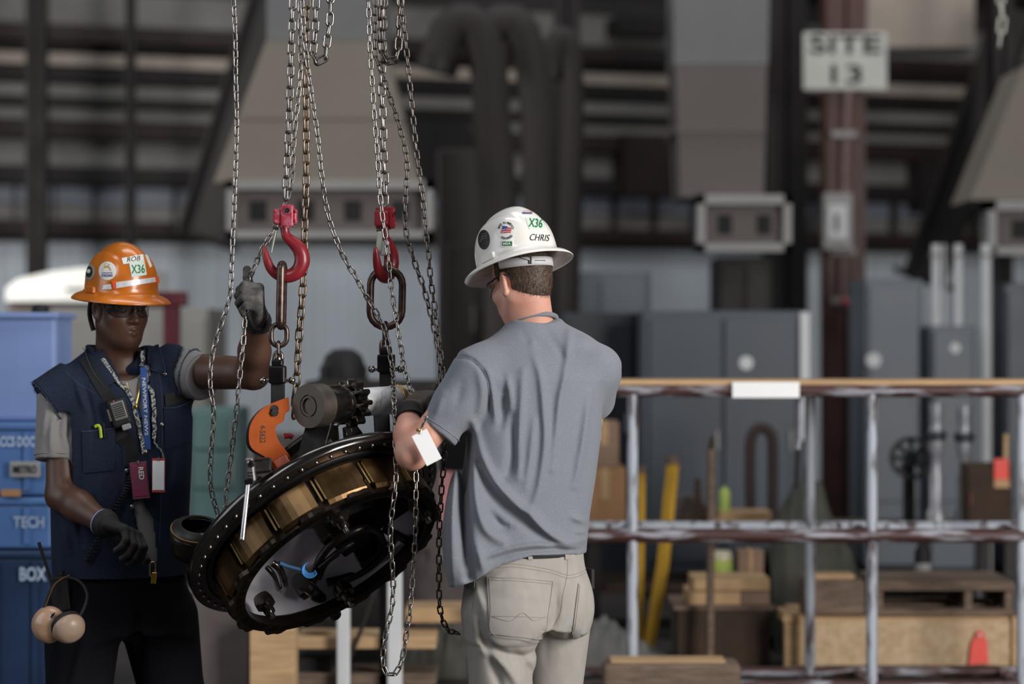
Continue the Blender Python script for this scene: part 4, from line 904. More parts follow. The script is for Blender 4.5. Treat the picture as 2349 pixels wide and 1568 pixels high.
# red and dark levers behind the plate
inner = MB().tube(smooth_path([P(600, 1098, 7.15), P(580, 1130, 7.12), P(575, 1170, 7.1)]), .012).build('curved_lever', m_gun2, RA)
MB().tube(smooth_path([P(690, 1040, 7.2), P(640, 1085, 7.15), P(600, 1110, 7.12), (P(560, 1160, 7.08))]), .014).build('curved_lever', m_bronzed, RA)
MB().tube(smooth_path([P(705, 1030, 7.22), P(660, 1080, 7.17), P(610, 1140, 7.1)]), .010).build('curved_lever', M('dark_red_paint', (70, 22, 24), .5), RA)
MB().obox(P(720, 1035, 7.25), (Vector((.8, 0, .6)), Vector((0, 1, 0)), Vector((-.6, 0, .8))), (.07, .05, .06), .01).build('gearbox', m_blacksteel, RA)
# turnbuckle rod with clevis
TB = thing('clevis_rod', 'bright steel rod with clevis leaning on the ring flange', 'rod', P(556, 1238, 6.90))
MB().tube([P(556, 1236, 6.90), P(563, 1170, 6.92), P(570, 1104, 6.95)], .0075, 14).build('rod', m_silver, TB); MB().ball(P(556, 1236, 6.90), .0085).build('rod_end', m_silver, TB)
MB().obox(P(575, 1077, 6.95), (Vector((1, 0, .12)).normalized(), Vector((0, 1, 0)), Vector((-.12, 0, 1)).normalized()), (.0125, .012, .036), .006).build('clevis', M('clevis_grey', (128, 122, 124), .4, .7, var=.2, scale=60), TB)
c = P(576, 1063, 6.937); MB().cyl(c, c - Vector((0, .004, 0)), .006, n=14).build('pin', m_blacksteel, TB); MB().lathe([(.007, -.001), (.009, -.003), (.011, -.001)], c, (0, 1, 0), 16).build('pin_ring', m_silver, TB)
for k in range(3): pbox(568, 1082+k*7, 580, 1085+k*7, 6.9362, .002).build('raised_mark', m_silver, TB)
MB().obox(P(573, 1103, 6.95), (Vector((1, 0, .12)).normalized(), Vector((0, 1, 0)), Vector((-.12, 0, 1)).normalized()), (.0135, .013, .009), .003).build('lock_nut', m_blacksteel, TB)
MB().obox(P(594, 1068, 6.99), (Vector((1, 0.3, .1)).normalized(), Vector((-.3, 1, 0)).normalized(), Vector((0, 0, 1))), (.035, .02, .022), .008).build('clevis_block', m_blacksteel, TB)
# dark drum between the worker's gloves and the ring
DR = thing('dark_drum', 'dark oily drum housing between the gloved hand and the ring', 'drum', P(450, 1290, 7.35))
dc = P(452, 1232, 7.36); dax = Vector((.12, -.42, .9)).normalized()
MB().lathe([(0, -.06), (.070, -.055), (.082, -.03), (.082, .015), (.078, .02), (.070, .02), (.066, .0), (.0, -.02)], dc, dax, 40).build('drum', M('oily_brown', (34, 24, 22), .35, .4, var=.3), DR)
MB().lathe([(.079, .020), (.083, .024), (.083, .030), (.077, .031)], dc, dax, 40).build('rim_band', M('brass_dull', (120, 92, 56), .45, .6), DR)
MB().lathe([(.05, .045), (.078, .034), (.079, .028)], dc, dax, 40).build('cover', M('dark_cover', (26, 24, 24), .5), DR)
MB().obox(P(475, 1228, 7.30), (Vector((1, 0, -.1)).normalized(), Vector((0, 1, 0)), Vector((.1, 0, 1)).normalized()), (.018, .008, .006), .002).build('latch', M('latch_pale', (150, 130, 110), .4, .4), DR)
MB().cyl(P(460, 1245, 7.3), P(505, 1252, 7.3), .006).build('red_rod', m_maroon, DR)
for y in (1255, 1312): MB().cyl(P(470, y, 7.33), P(508, y-2, 7.33), .009, n=8).build('side_bolt', m_mauve, DR)
MB().cyl(P(450, 1262, 7.38), P(470, 1330, 7.38), .05, n=20).build('lower_housing', MATS['oily_brown'], DR)
# ================================================================== sculpting tools: blended solids sampled on a grid
def axis_steps(lo, hi, step, fine=()):
    out = [lo]
    while out[-1] < hi:
        s = step
        for a, b, st in fine:
            if a <= out[-1] <= b: s = min(s, st)
        out.append(out[-1]+s)
    return np.array(out, dtype=np.float32)
class Field:
    def __init__(s, lo, hi, step, fine=((), (), ())):
        s.ax = [axis_steps(lo[i], hi[i], step, fine[i]) for i in range(3)]
        s.d = np.full([len(a) for a in s.ax], 0.5, np.float32)
    def blk(s, lo, hi):
        r = []
        for i in range(3):
            a = max(0, int(np.searchsorted(s.ax[i], lo[i]))-1); b = min(len(s.ax[i]), int(np.searchsorted(s.ax[i], hi[i]))+2); r.append(slice(a, max(a, b)))
        g = [s.ax[i][r[i]] for i in range(3)]
        return tuple(r), g[0][:, None, None], g[1][None, :, None], g[2][None, None, :]
    def comb(s, sl, d, k, op='add'):
        c = s.d[sl]; d = np.broadcast_to(d, c.shape)
        if op == 'add':
            if k > 0: h = np.maximum(k-np.abs(c-d), 0)/k; s.d[sl] = np.minimum(c, d)-h*h*k*.25
            else: s.d[sl] = np.minimum(c, d)
        else:
            d = -d
            if k > 0: h = np.maximum(k-np.abs(c-d), 0)/k; s.d[sl] = np.maximum(c, d)+h*h*k*.25
            else: s.d[sl] = np.maximum(c, d)
        return s
    def cap(s, a, b, ra, rb=None, k=.02, op='add', flat=False):
        """tapered capsule; flat: both ends cut square"""
        a = Vector(a); b = Vector(b); rb = ra if rb is None else rb; m = k+.03+max(ra, rb)
        sl, x, y, z = s.blk([min(a[i], b[i])-m for i in range(3)], [max(a[i], b[i])+m for i in range(3)])
        v = b-a; L2 = max(v.length_squared, 1e-9)
        t = ((x-a.x)*v.x + (y-a.y)*v.y + (z-a.z)*v.z)/L2; tc = np.clip(t, 0, 1)
        dx = x-a.x-tc*v.x; dy = y-a.y-tc*v.y; dz = z-a.z-tc*v.z
        if flat:
            dx = x-a.x-t*v.x; dy = y-a.y-t*v.y; dz = z-a.z-t*v.z
        d = np.sqrt(dx*dx+dy*dy+dz*dz) - (ra+(rb-ra)*tc)
        if flat:
            L = math.sqrt(L2); d = np.maximum(d, np.maximum(-t, t-1)*L)
        return s.comb(sl, d, k, op)
    def ell(s, c, r, axes=None, k=.02, op='add'):
        c = Vector(c); m = max(r)+k+.03
        sl, x, y, z = s.blk([c[i]-m for i in range(3)], [c[i]+m for i in range(3)])
        x = x-c.x; y = y-c.y; z = z-c.z
        if axes is None: p = (x, y, z)
        else: p = [x*a[0]+y*a[1]+z*a[2] for a in axes]
        k0 = np.sqrt((p[0]/r[0])**2+(p[1]/r[1])**2+(p[2]/r[2])**2); k1 = np.sqrt((p[0]/r[0]**2)**2+(p[1]/r[1]**2)**2+(p[2]/r[2]**2)**2)
        return s.comb(sl, k0*(k0-1)/np.maximum(k1, 1e-6), k, op)
    def loft(s, rows, f, k=.03, off=0.0, p=2.3):
        """rows (z, cx, cy, half width, half depth) stacked; f = facing direction in plan"""
        rows = sorted(rows); R = np.array(rows); f = Vector((f[0], f[1], 0)).normalized(); sd = Vector((f.y, -f.x, 0))
        m = R[:, 3].max()+.06
        sl, x, y, z = s.blk([R[:, 1].min()-m, R[:, 2].min()-m, R[0, 0]-k], [R[:, 1].max()+m, R[:, 2].max()+m, R[-1, 0]+k])
        zz = z.ravel(); g = lambda i: np.interp(zz, R[:, 0], R[:, i])[None, None, :]
        u = (x-g(1))*sd.x + (y-g(2))*sd.y; w = (x-g(1))*f.x + (y-g(2))*f.y; a = g(3)+off; b = g(4)+off
        q = (np.abs(u/a)**p+np.abs(w/b)**p)**(1/p)
        gr = np.sqrt((u/a**2)**2+(w/b**2)**2)/np.maximum(np.sqrt((u/a)**2+(w/b)**2), 1e-4)
        d = (q-1)/np.maximum(gr, 1e-4); d = np.maximum(d, np.maximum(R[0, 0]-z, z-R[-1, 0]))
        return s.comb(sl, d.astype(np.float32), k)
    def plane(s, pt, n, lo=None, hi=None):
        n = Vector(n).normalized(); pt = Vector(pt)
        if lo is None: lo, hi = [-99]*3, [99]*3
        sl, x, y, z = s.blk(lo, hi)
        s.d[sl] = np.maximum(s.d[sl], (x-pt.x)*n.x+(y-pt.y)*n.y+(z-pt.z)*n.z); return s
    def folds(s, lines, D, side, yc, fade=.10):
        """relief of creases: each line = ([(px,py)...], height, width); acts on the surface facing the camera (side=-1)"""
        X = s.ax[0]; Z = s.ax[2]; GX, GZ = np.meshgrid(X, Z, indexing='ij'); H = np.zeros(GX.shape, np.float32)
        for pts, amp, w in lines:
            pp = smooth_path([P(a, b, D) for a, b in pts], 6); best = np.full(GX.shape, 9.0, np.float32); tb = np.zeros(GX.shape, np.float32)
            n = len(pp)-1
            for i in range(n):
                a, b = pp[i], pp[i+1]; vx, vz = b.x-a.x, b.z-a.z; L2 = vx*vx+vz*vz+1e-9
                t = np.clip(((GX-a.x)*vx+(GZ-a.z)*vz)/L2, 0, 1); dd = np.hypot(GX-a.x-t*vx, GZ-a.z-t*vz)
                u = dd < best; best = np.where(u, dd, best); tb = np.where(u, (i+t)/n, tb)
            H += 1.45*amp*np.exp(-(best/w)**2)*np.sin(np.pi*np.clip(tb, .06, .94))**.5
        Y = s.ax[1]; m = np.clip((yc-Y)/fade, 0, 1) if side < 0 else np.clip((Y-yc)/fade, 0, 1)
        s.d -= H[:, None, :]*m[None, :, None].astype(np.float32); return s
    def mesh(s):
        d = s.d; I = d < 0; sh = np.array(d.shape)-1
        c = np.zeros(sh, np.int8); co = [(i, j, k) for i in (0, 1) for j in (0, 1) for k in (0, 1)]
        for i, j, k in co: c += I[i:i+sh[0], j:j+sh[1], k:k+sh[2]]
        act = (c > 0) & (c < 8); ix = np.argwhere(act); vid = np.full(sh, -1, np.int64); vid[act] = np.arange(len(ix))
        pos = np.zeros((len(ix), 3)); cnt = np.zeros(len(ix)); ax = s.ax
        for a in range(3):
            b, e = [q for q in range(3) if q != a]
            for ob in (0, 1):
                for oe in (0, 1):
                    p0 = ix.copy(); p0[:, b] += ob; p0[:, e] += oe; p1 = p0.copy(); p1[:, a] += 1
                    d0 = d[p0[:, 0], p0[:, 1], p0[:, 2]]; d1 = d[p1[:, 0], p1[:, 1], p1[:, 2]]; m = (d0 < 0) != (d1 < 0)
                    t = d0[m]/(d0[m]-d1[m]); q = np.zeros((m.sum(), 3))
                    q[:, a] = ax[a][p0[m, a]]*(1-t)+ax[a][p1[m, a]]*t; q[:, b] = ax[b][p0[m, b]]; q[:, e] = ax[e][p0[m, e]]
                    pos[m] += q; cnt[m] += 1
        pos /= np.maximum(cnt, 1)[:, None]; quads = []
        for a in range(3):
            b, e = (a+1) % 3, (a+2) % 3
            s0 = [slice(None)]*3; s1 = [slice(None)]*3; s0[a] = slice(0, -1); s1[a] = slice(1, None)
            ch = I[tuple(s0)] != I[tuple(s1)]; g = np.argwhere(ch); g = g[(g[:, b] > 0) & (g[:, e] > 0) & (g[:, b] < sh[b]) & (g[:, e] < sh[e])]
            if not len(g): continue
            ins = I[g[:, 0], g[:, 1], g[:, 2]]
            def cell(db, de): q = g.copy(); q[:, b] += db; q[:, e] += de; return vid[q[:, 0], q[:, 1], q[:, 2]]
            F4 = np.stack([cell(-1, -1), cell(0, -1), cell(0, 0), cell(-1, 0)], 1); F4[~ins] = F4[~ins][:, ::-1]; quads.append(F4)
        return pos, np.concatenate(quads)
def relax(v, q, n=1, lam=.5):
    e = np.concatenate([q[:, [0, 1]], q[:, [1, 2]], q[:, [2, 3]], q[:, [3, 0]]]); e = np.concatenate([e, e[:, ::-1]])
    for _ in range(n):
        acc = np.zeros_like(v); ct = np.zeros(len(v)); np.add.at(acc, e[:, 0], v[e[:, 1]]); np.add.at(ct, e[:, 0], 1)
        v = v*(1-lam) + lam*acc/np.maximum(ct, 1)[:, None]
    return v
class Surf:
    """world-space surface that other pieces can be laid on"""
    def __init__(s, v, q): s.b = BVHTree.FromPolygons([tuple(x) for x in v], [tuple(int(i) for i in f) for f in q])
    def hit(s, px, py, off=0.0):
        o = Vector((0, 0, CZ)); d = (P(px, py, 1.0)-o).normalized(); loc, n, i, t = s.b.ray_cast(o, d)
        if loc is None: return None
        if n.dot(d) > 0: n = -n
        return loc + n*off
    def near(s, p, off=0.0):
        loc, n, i, t = s.b.find_nearest(p); return loc + n*off
def surf_of(objs):
    vs = []; fs = []
    for o in objs:
        b = len(vs); og = ORG[o]; vs += [tuple(v.co+og) for v in o.data.vertices]; fs += [tuple(i+b for i in p.vertices) for p in o.data.polygons]
    return Surf(vs, fs)
def patch(name, su, corners, mat, parent, n=10, m=10, off=.002, shape='rect', bulge=0.0):
    """thin piece laid on a surface: corners are 4 picture points (tl, tr, br, bl); disc clips to an ellipse"""
    tl, tr, br, bl = [Vector((a, b, 0)) for a, b in corners]; vs = []; ok = True; pts = {}
    if shape == 'disc':
        rings = 5; k = 28; c = (tl+tr+br+bl)/4; ux = ((tr+br)-(tl+bl))/4; uy = ((bl+br)-(tl+tr))/4; grid = [c]
        for r_ in range(1, rings+1):
            for j in range(k): a = 2*math.pi*j/k; grid.append(c + ux*math.cos(a)*r_/rings + uy*math.sin(a)*r_/rings)
        fs = [(0, 1+j, 1+(j+1) % k) for j in range(k)]
        for r_ in range(rings-1):
            for j in range(k): fs.append((1+r_*k+j, 1+(r_+1)*k+j, 1+(r_+1)*k+(j+1) % k, 1+r_*k+(j+1) % k))
        border = [1+(rings-1)*k+j for j in range(k)]
    else:
        grid = [tl*(1-i/n)*(1-j/m)+tr*(i/n)*(1-j/m)+br*(i/n)*(j/m)+bl*(1-i/n)*(j/m) for j in range(m+1) for i in range(n+1)]
        fs = [(j*(n+1)+i, j*(n+1)+i+1, (j+1)*(n+1)+i+1, (j+1)*(n+1)+i) for j in range(m) for i in range(n)]
        border = list(range(n+1)) + [j*(n+1)+n for j in range(1, m+1)] + [m*(n+1)+i for i in range(n-1, -1, -1)] + [j*(n+1) for j in range(m-1, 0, -1)]
    last = None
    for g in grid:
        h = su.hit(g.x, g.y, off)
        if h is None: h = last if last is not None else P(g.x, g.y, 7.4)
        last = h; vs.append(h)
    base = len(vs)
    for b in border:
        g = grid[b]; h = su.hit(g.x, g.y, -.0015); vs.append(h if h is not None else vs[b])
    k = len(border)
    fs += [(border[i], base+i, base+(i+1) % k, border[(i+1) % k]) for i in range(k)]
    o = obj(name, vs, fs, mat, parent, True)
    bm = bmesh.new(); bm.from_mesh(o.data); bmesh.ops.recalc_face_normals(bm, faces=bm.faces)
    for e in bm.edges:
        if len(e.link_faces) == 2 and e.calc_face_angle(0) > .9: e.smooth = False
    bm.to_mesh(o.data); bm.free()
    return o
def print_text(name, su, key, cx, cy, h, w, rot, mat, parent, off=.0035):
    """lettering printed on a surface: centre, height and width in picture points, turned clockwise by rot degrees"""
    vs, fs, asp = TXT[key]; a = math.radians(rot); out = []; last = None
    for x, y in vs:
        u, v = x/asp*w, -y*h; q = su.hit(cx+u*math.cos(a)-v*math.sin(a), cy+u*math.sin(a)+v*math.cos(a), off)
        if q is None: q = last if last is not None else P(cx, cy, 7.2)
        last = q; out.append(q)
    return obj(name, out, fs, mat, parent)
def seam(name, su, pts, r, mat, parent, off=.0005, n=5):
    pp = []
    for p in smooth_path([Vector((a, b, 0)) for a, b in pts], 6):
        h = su.hit(p.x, p.y, off)
        if h is not None and (not pp or (h-pp[-1]).length < .06): pp.append(h)
    if len(pp) < 2: return None
    return MB().tube(pp, r, n).build(name, mat, parent)

# ---- head, hand, hard hat
def frame(f, up=(0, 0, 1)):
    f = Vector(f).normalized(); l = Vector(up).cross(f).normalized(); u = f.cross(l); return f, l, u
def add_head(F_, c, fr, neck, neck_r=.058):
    f, l, u = fr; L = lambda a, b, d: Vector(c)+f*a+l*b+u*d; A = (f, l, u)
    F_.ell(L(-.012, 0, .030), (.098, .077, .092), A, .02)
    F_.ell(L(.028, 0, -.045), (.066, .058, .078), A, .03)
    F_.ell(L(.060, 0, -.098), (.028, .030, .022), A, .03)
    for s in (-1, 1):
        F_.cap(L(-.005, s*.054, -.055), L(.045, s*.026, -.098), .018, .016, .025)
        F_.ell(L(.054, s*.040, -.028), (.028, .024, .024), A, .025)
        F_.cap(L(.082, s*.044, .016), L(.091, 0, .012), .010, .011, .016)
    for s in (-1, 1): F_.ell(L(.098, s*.031, -.003), (.016, .017, .012), A, .012, 'sub')
    for s in (-1, 1): F_.ell(L(.078, s*.031, -.003), (.0135, .0135, .0125), A, .004)
    F_.cap(L(.088, 0, .004), L(.108, 0, -.034), .008, .0115, .012)
    for s in (-1, 1): F_.ell(L(.096, s*.013, -.038), (.012, .009, .008), A, .008)
    F_.ell(L(.068, 0, -.066), (.024, .036, .024), A, .02)
    for s in (-1, 1):
        F_.cap(L(.084, s*.029, -.069), L(.0985, s*.004, -.0632), .0042, .0062, .006)
        F_.cap(L(.084, s*.025, -.0735), L(.0968, 0, -.0760), .0045, .0078, .006)
    F_.cap(L(.1010, .018, -.0692), L(.1010, -.018, -.0692), .0030, .0030, .003, 'sub')
    for s in (-1, 1):
        ef = (f*.86 + l*s*-.48 + u*.20).normalized(); el = (l*s*.88+f*.46).normalized(); eu = el.cross(ef)
        F_.ell(L(-.006, s*.080, -.010), (.020, .009, .033), (ef, el, eu), .006)
        F_.ell(L(-.001, s*.089, -.010), (.011, .008, .020), (ef, el, eu), .005, 'sub')
        F_.ell(L(.000, s*.078, -.036), (.008, .006, .009), A, .006)
    F_.cap(L(-.022, 0, -.055), neck, neck_r, neck_r*1.1, .035)
    return L
def build_glove(name, wrist, d, n, hand, parent, mat, cuffmat, cuff_to, curls, thumb=None, spread=.022, cuff_r=.037, cuff_len=.07, res=.0026, scale=1.0):
    wrist = Vector(wrist); d = Vector(d).normalized(); n = Vector(n); n = (n-d*n.dot(d)).normalized(); s = n.cross(d) if hand == 'L' else d.cross(n)
    lo = [wrist[i]-.22 for i in range(3)]; hi = [wrist[i]+.22 for i in range(3)]; G = Field(lo, hi, res); L = lambda a, b, c: wrist + (d*a+s*b+n*c)*scale
    for i in range(4):
        b = (1.5-i)*spread; G.cap(L(.005, b*.7, 0), L(.088-abs(i-1)*.004, b, -.002), .0175*scale, .0145*scale, .012)
    G.ell(L(.035, .022, .012), (.02*scale, .034*scale, .017*scale), (n, d, s), .014)
    seg = [(.042, .027, .022), (.046, .030, .023), (.043, .028, .022), (.034, .022, .020)]
    for i in range(4):
        b = (1.5-i)*spread; p = L(.088-abs(i-1)*.004, b, -.002); a = 0; r0 = (.0128 if i < 3 else .0115)*scale
        for j in range(3):
            a += math.radians(curls[i][j]); q = p + (d*math.cos(a)+n*math.sin(a) + s*(b*.4 if j == 0 else 0))*seg[i][j]*scale
            G.cap(p, q, r0, r0*.93, .004); p = q; r0 *= .93
    th = thumb or [(.55, .75, .25), (.85, .35, .35), (.9, .2, .5)]
    p = L(.028, .026, .010); r0 = .0155*scale
    for j, ln in enumerate((.046, .036, .028)):
        v = (d*th[j][0]+s*th[j][1]+n*th[j][2]).normalized(); q = p+v*ln*scale; G.cap(p, q, r0, r0*.92, .008 if j == 0 else .004); p = q; r0 *= .92
    ct = (Vector(cuff_to)-wrist).normalized()
    G.cap(wrist - ct*-.0, wrist + ct*.02, .030*scale, cuff_r, .015)
    v, q = G.mesh(); v = relax(v, q, 1, .4)
    g = obj(name, v, q, mat, parent, True)
    MB().lathe([(.029, -.008), (cuff_r*.95, .0), (cuff_r+.002, .012), (cuff_r+.001, cuff_len*.5), (cuff_r+.004, cuff_len), (cuff_r+.001, cuff_len+.002), (cuff_r-.004, cuff_len-.004)], wrist, ct, 28).build('glove_cuff', cuffmat, g)
    return g, v, q
def build_hat(label, c, fr, mat, ridge=.008):
    """full brim hard hat around its own axes; c = centre of the brim ring"""
    f, l, u = fr; r = thing('hard_hat', label, 'hard hat', Vector(c)); n = 96
    ax, ay, H = .128, .108, .150; rows = []
    for i in range(25):
        t = i/24*math.pi/2; rr = math.sin(t)**.92; zz = H*math.cos(t)**.80; rows.append((rr, zz, 0))
    rows += [(1.0, -.004, .004), (1.0, -.008, .008), (1.0, -.011, .016), (1.0, -.017, .028), (1.0, -.026, .038), (1.0, -.030, .0405)]
    inner = [(a-.0, b-.0035, e-.003) for a, b, e in rows[:0:-1]]; inner = [(1.0, -.0325, .0395), (1.0, -.029, .036), (1.0, -.020, .027), (1.0, -.014, .014), (.975, -.010, 0), (.97, 0, 0), (.92, .05, 0), (.75, .10, 0), (.4, .135, 0)]
    allr = rows + inner; vs = []; fs = []
    for ri, (rr, zz, ex) in enumerate(allr):
        for j in range(n):
            a = 2*math.pi*j/n; ca, sa = math.cos(a), math.sin(a)
            q = 1.0/((abs(ca))**2.3+(abs(sa))**2.3)**(1/2.3); x = (ax*rr+ex*(1.12 if ca > 0 else 1.0))*ca*q; y = (ay*rr+ex)*sa*q; z = zz
            if ri < 25:
                w = .020+.020*(1-rr); k = math.exp(-(y/w)**2)*min(1, zz/H*1.6)*(1 if x > -.06 else max(0, 1+(x+.06)/.05)); z += ridge*k
                for s_ in (-1, 1): z -= .003*math.exp(-((abs(y)-w*2.0)/.012)**2)*min(1, zz/H*1.6)
            vs.append(Vector(c)+f*x+l*y+u*z)
    m = len(allr)
    for i in range(m-1):
        for j in range(n): fs.append((i*n+j, i*n+(j+1) % n, (i+1)*n+(j+1) % n, (i+1)*n+j))
    o = obj('shell', vs, fs, mat, r, True)
    bm = bmesh.new(); bm.from_mesh(o.data); bmesh.ops.remove_doubles(bm, verts=bm.verts, dist=1e-5); bmesh.ops.recalc_face_normals(bm, faces=bm.faces); bm.to_mesh(o.data); bm.free()
    for s_ in (-1, 1):       # accessory slot lugs at the sides
        cc = Vector(c)+l*s_*.112+f*.005+u*.004; MB().obox(cc, (f, l, u), (.028, .006, .010), .003).build('slot_lug', mat, r)
    return r, o
# ================================================================== materials for the two workers
def skin_mat(name, c, c2, rough=.5):
    m = M(name, c, rough, 0, scale=14, c2=c2, bump=.12, bscale=260, lo=.3, hi=.7, rvar=.06, bdist=.001)
    b = m.node_tree.nodes['Principled BSDF']; b.inputs['Subsurface Weight'].default_value = .08; b.inputs['Subsurface Radius'].default_value = (.012, .004, .002); return m
m_skinL = skin_mat('skin_fair', (222, 172, 152), (208, 146, 126))
m_skinD = skin_mat('skin_deep', (98, 68, 53), (80, 54, 43), .46)
def heather(name, c, fleck, scale=520, lo=.60, hi=.70):
    m = M(name, c, .85, 0, scale=scale, c2=fleck, lo=lo, hi=hi, detail=2, bump=.25, bscale=700, sheen=.2, spec=.2, bdist=.0008); return m
m_shirt = heather('heather_grey_jersey', (122, 126, 135), (176, 180, 188), 700, .62, .72)
m_tee = heather('grey_tee', (140, 137, 136), (152, 150, 148))
m_khaki = M('khaki_twill', (160, 155, 149), .8, 0, var=.05, scale=40, bump=.2, bscale=900, stretch=(1, 1, .5), spec=.25, bdist=.0006)
m_khakis = M('khaki_stitch', (146, 138, 128), .85, 0, var=.08)
m_denim = M('dark_denim', (30, 37, 54), .85, 0, scale=300, c2=(42, 51, 72), bump=.3, bscale=800, lo=.4, hi=.7, spec=.2, bdist=.0008)
m_denims = M('denim_edge', (58, 69, 94), .85, 0, var=.3, scale=120)
m_navy = M('navy_trouser', (15, 15, 20), .9, 0, scale=200, c2=(19, 20, 26), bump=.2, spec=.15)
m_gloveg = M('glove_grey', (66, 64, 62), .8, 0, scale=30, c2=(108, 104, 100), bump=.35, bscale=240, lo=.4, hi=.7)
m_gloveb = M('glove_black', (24, 23, 23), .75, 0, var=.25, scale=60, bump=.3)
m_glovet = M('glove_tan', (92, 78, 66), .7, 0, scale=20, c2=(56, 48, 44), bump=.3, bscale=200)
m_gloved = M('glove_dark', (30, 24, 22), .7, 0, var=.3, scale=30, bump=.3)
m_hatw = M('hat_white', (236, 232, 226), .25, 0, var=.02, scale=6, coat=.4)
m_hato = M('hat_orange', (208, 118, 28), .3, 0, scale=14, c2=(190, 100, 24), coat=.4)
m_hair = M('hair_brown', (58, 44, 36), .6, 0, scale=160, c2=(98, 80, 66), bump=.6, bscale=300, stretch=(1, 1, .35))
m_hairb = M('hair_black', (20, 16, 14), .7, 0, var=.3, scale=200, bump=.5)
m_lens = bpy.data.materials.new('clear_lens'); m_lens.use_nodes = True
_n = m_lens.node_tree.nodes; _l = m_lens.node_tree.links; _n.remove(_n['Principled BSDF'])
_t = _n.new('ShaderNodeBsdfTransparent'); _t.inputs[0].default_value = (.80, .80, .82, 1); _g = _n.new('ShaderNodeBsdfGlossy'); _g.inputs['Roughness'].default_value = .06
_z = _n.new('ShaderNodeTexNoise'); _z.inputs['Scale'].default_value = 20; _r = _n.new('ShaderNodeMapRange'); _r.inputs[3].default_value = .10; _r.inputs[4].default_value = .18; _l.new(_z.outputs[0], _r.inputs[0])
_x = _n.new('ShaderNodeMixShader'); _l.new(_r.outputs[0], _x.inputs[0]); _l.new(_t.outputs[0], _x.inputs[1]); _l.new(_g.outputs[0], _x.inputs[2]); _l.new(_x.outputs[0], _n['Material Output'].inputs[0])
m_frameb = M('frame_blue_black', (28, 40, 62), .3, 0, var=.2); m_framek = M('frame_black', (14, 14, 14), .3, 0, var=.1)
m_eye = M('eye_white', (150, 140, 130), .25, 0, var=.03); m_card1 = M('card_white', (255, 255, 255), .6, 0, var=.01)
m_green = M('green_ink', (24, 112, 62), .6, 0, var=.1); m_bluei = M('blue_ink', (54, 70, 140), .6); m_redi = M('red_ink', (200, 70, 70), .6); m_stw = M('sticker_white', (232, 232, 228), .45, 0, var=.03)
m_stk = M('sticker_black', (40, 38, 36), .4, 0, var=.25, scale=60); m_stg = M('sticker_mint', (208, 222, 210), .5, 0, var=.04); m_gold = M('sticker_gold', (206, 160, 60), .5)
def cloth_boot(parent, x, y, ang, mat):
    f = Vector((math.sin(ang), math.cos(ang), 0)); G = Field((x-.25, y-.25, -.01), (x+.25, y+.25, .2), .008)
    G.cap((x, y, .13), (x, y, .06), .055, .055, .03); G.cap(Vector((x, y, .05))-f*.05, Vector((x, y, .045))+f*.15, .05, .045, .03); G.plane((0, 0, .0), (0, 0, -1))
    v, q = G.mesh(); return obj('boot', v, q, mat, parent, True)
FOLD = 1.5
def ribbon(name, su, pts, wpx, mat, parent, off=.006, th=.0025):
    """flat strap laid over a surface along picture points"""
    pp = smooth_path([Vector((a, b, 0)) for a, b in pts], 5); L_ = []; R_ = []
    for i, p in enumerate(pp):
        t = (pp[min(i+1, len(pp)-1)]-pp[max(i-1, 0)]); nn = Vector((-t.y, t.x, 0)).normalized()*wpx/2
        c = su.hit(p.x, p.y, off)
        if c is None: continue
        k = S(c.y); L_.append(c + Vector((nn.x/k, -.0, -nn.y/k))); R_.append(c - Vector((nn.x/k, 0, -nn.y/k)))
    if len(L_) < 2: return None
    n = len(L_); b = Vector((0, th, 0)); vs = L_ + R_ + [v+b for v in L_] + [v+b for v in R_]; fs = []
    for i in range(n-1): fs += [(i, i+1, n+i+1, n+i), (2*n+i, 3*n+i, 3*n+i+1, 2*n+i+1), (i, 2*n+i, 2*n+i+1, i+1), (n+i, n+i+1, 3*n+i+1, 3*n+i)]
    return obj(name, vs, fs, mat, parent)

# ================================================================== worker in grey seen from behind
DC = 7.2; kC = S(DC)
fC = Vector((-.40, .917, 0)); sC = Vector((.917, .40, 0))
hC = P(1195, 645, DC); frC = frame((-.66, .70, -.31)); nbC = P(1226, 765, DC+.02)
LSh = P(1100, 852, 7.125); RSh = P(1368, 848, 7.276); LEl = P(945, 1040, 7.08); LWr = P(936, 948, 7.20); REl = P(1345, 1000, 7.50); RWr = P(1080, 915, 7.50)
def rowC(py, cx, a, b, dd=0.0): p = P(cx, py, DC); return (p.z, p.x, DC+dd, a, b)
rows = [rowC(1350, 1192, .200, .140), rowC(1290, 1190, .206, .145), rowC(1250, 1190, .208, .147), rowC(1180, 1197, .208, .147), rowC(1100, 1208, .211, .146), rowC(1000, 1221, .212, .140), rowC(930, 1232, .203, .130),
        rowC(870, 1237, .198, .122), rowC(830, 1236, .176, .108), rowC(795, 1232, .125, .088), rowC(765, 1228, .080, .074), rowC(742, 1226, .068, .066)]
feetC = Vector((P(1210, 0, DC).x, DC, 0))
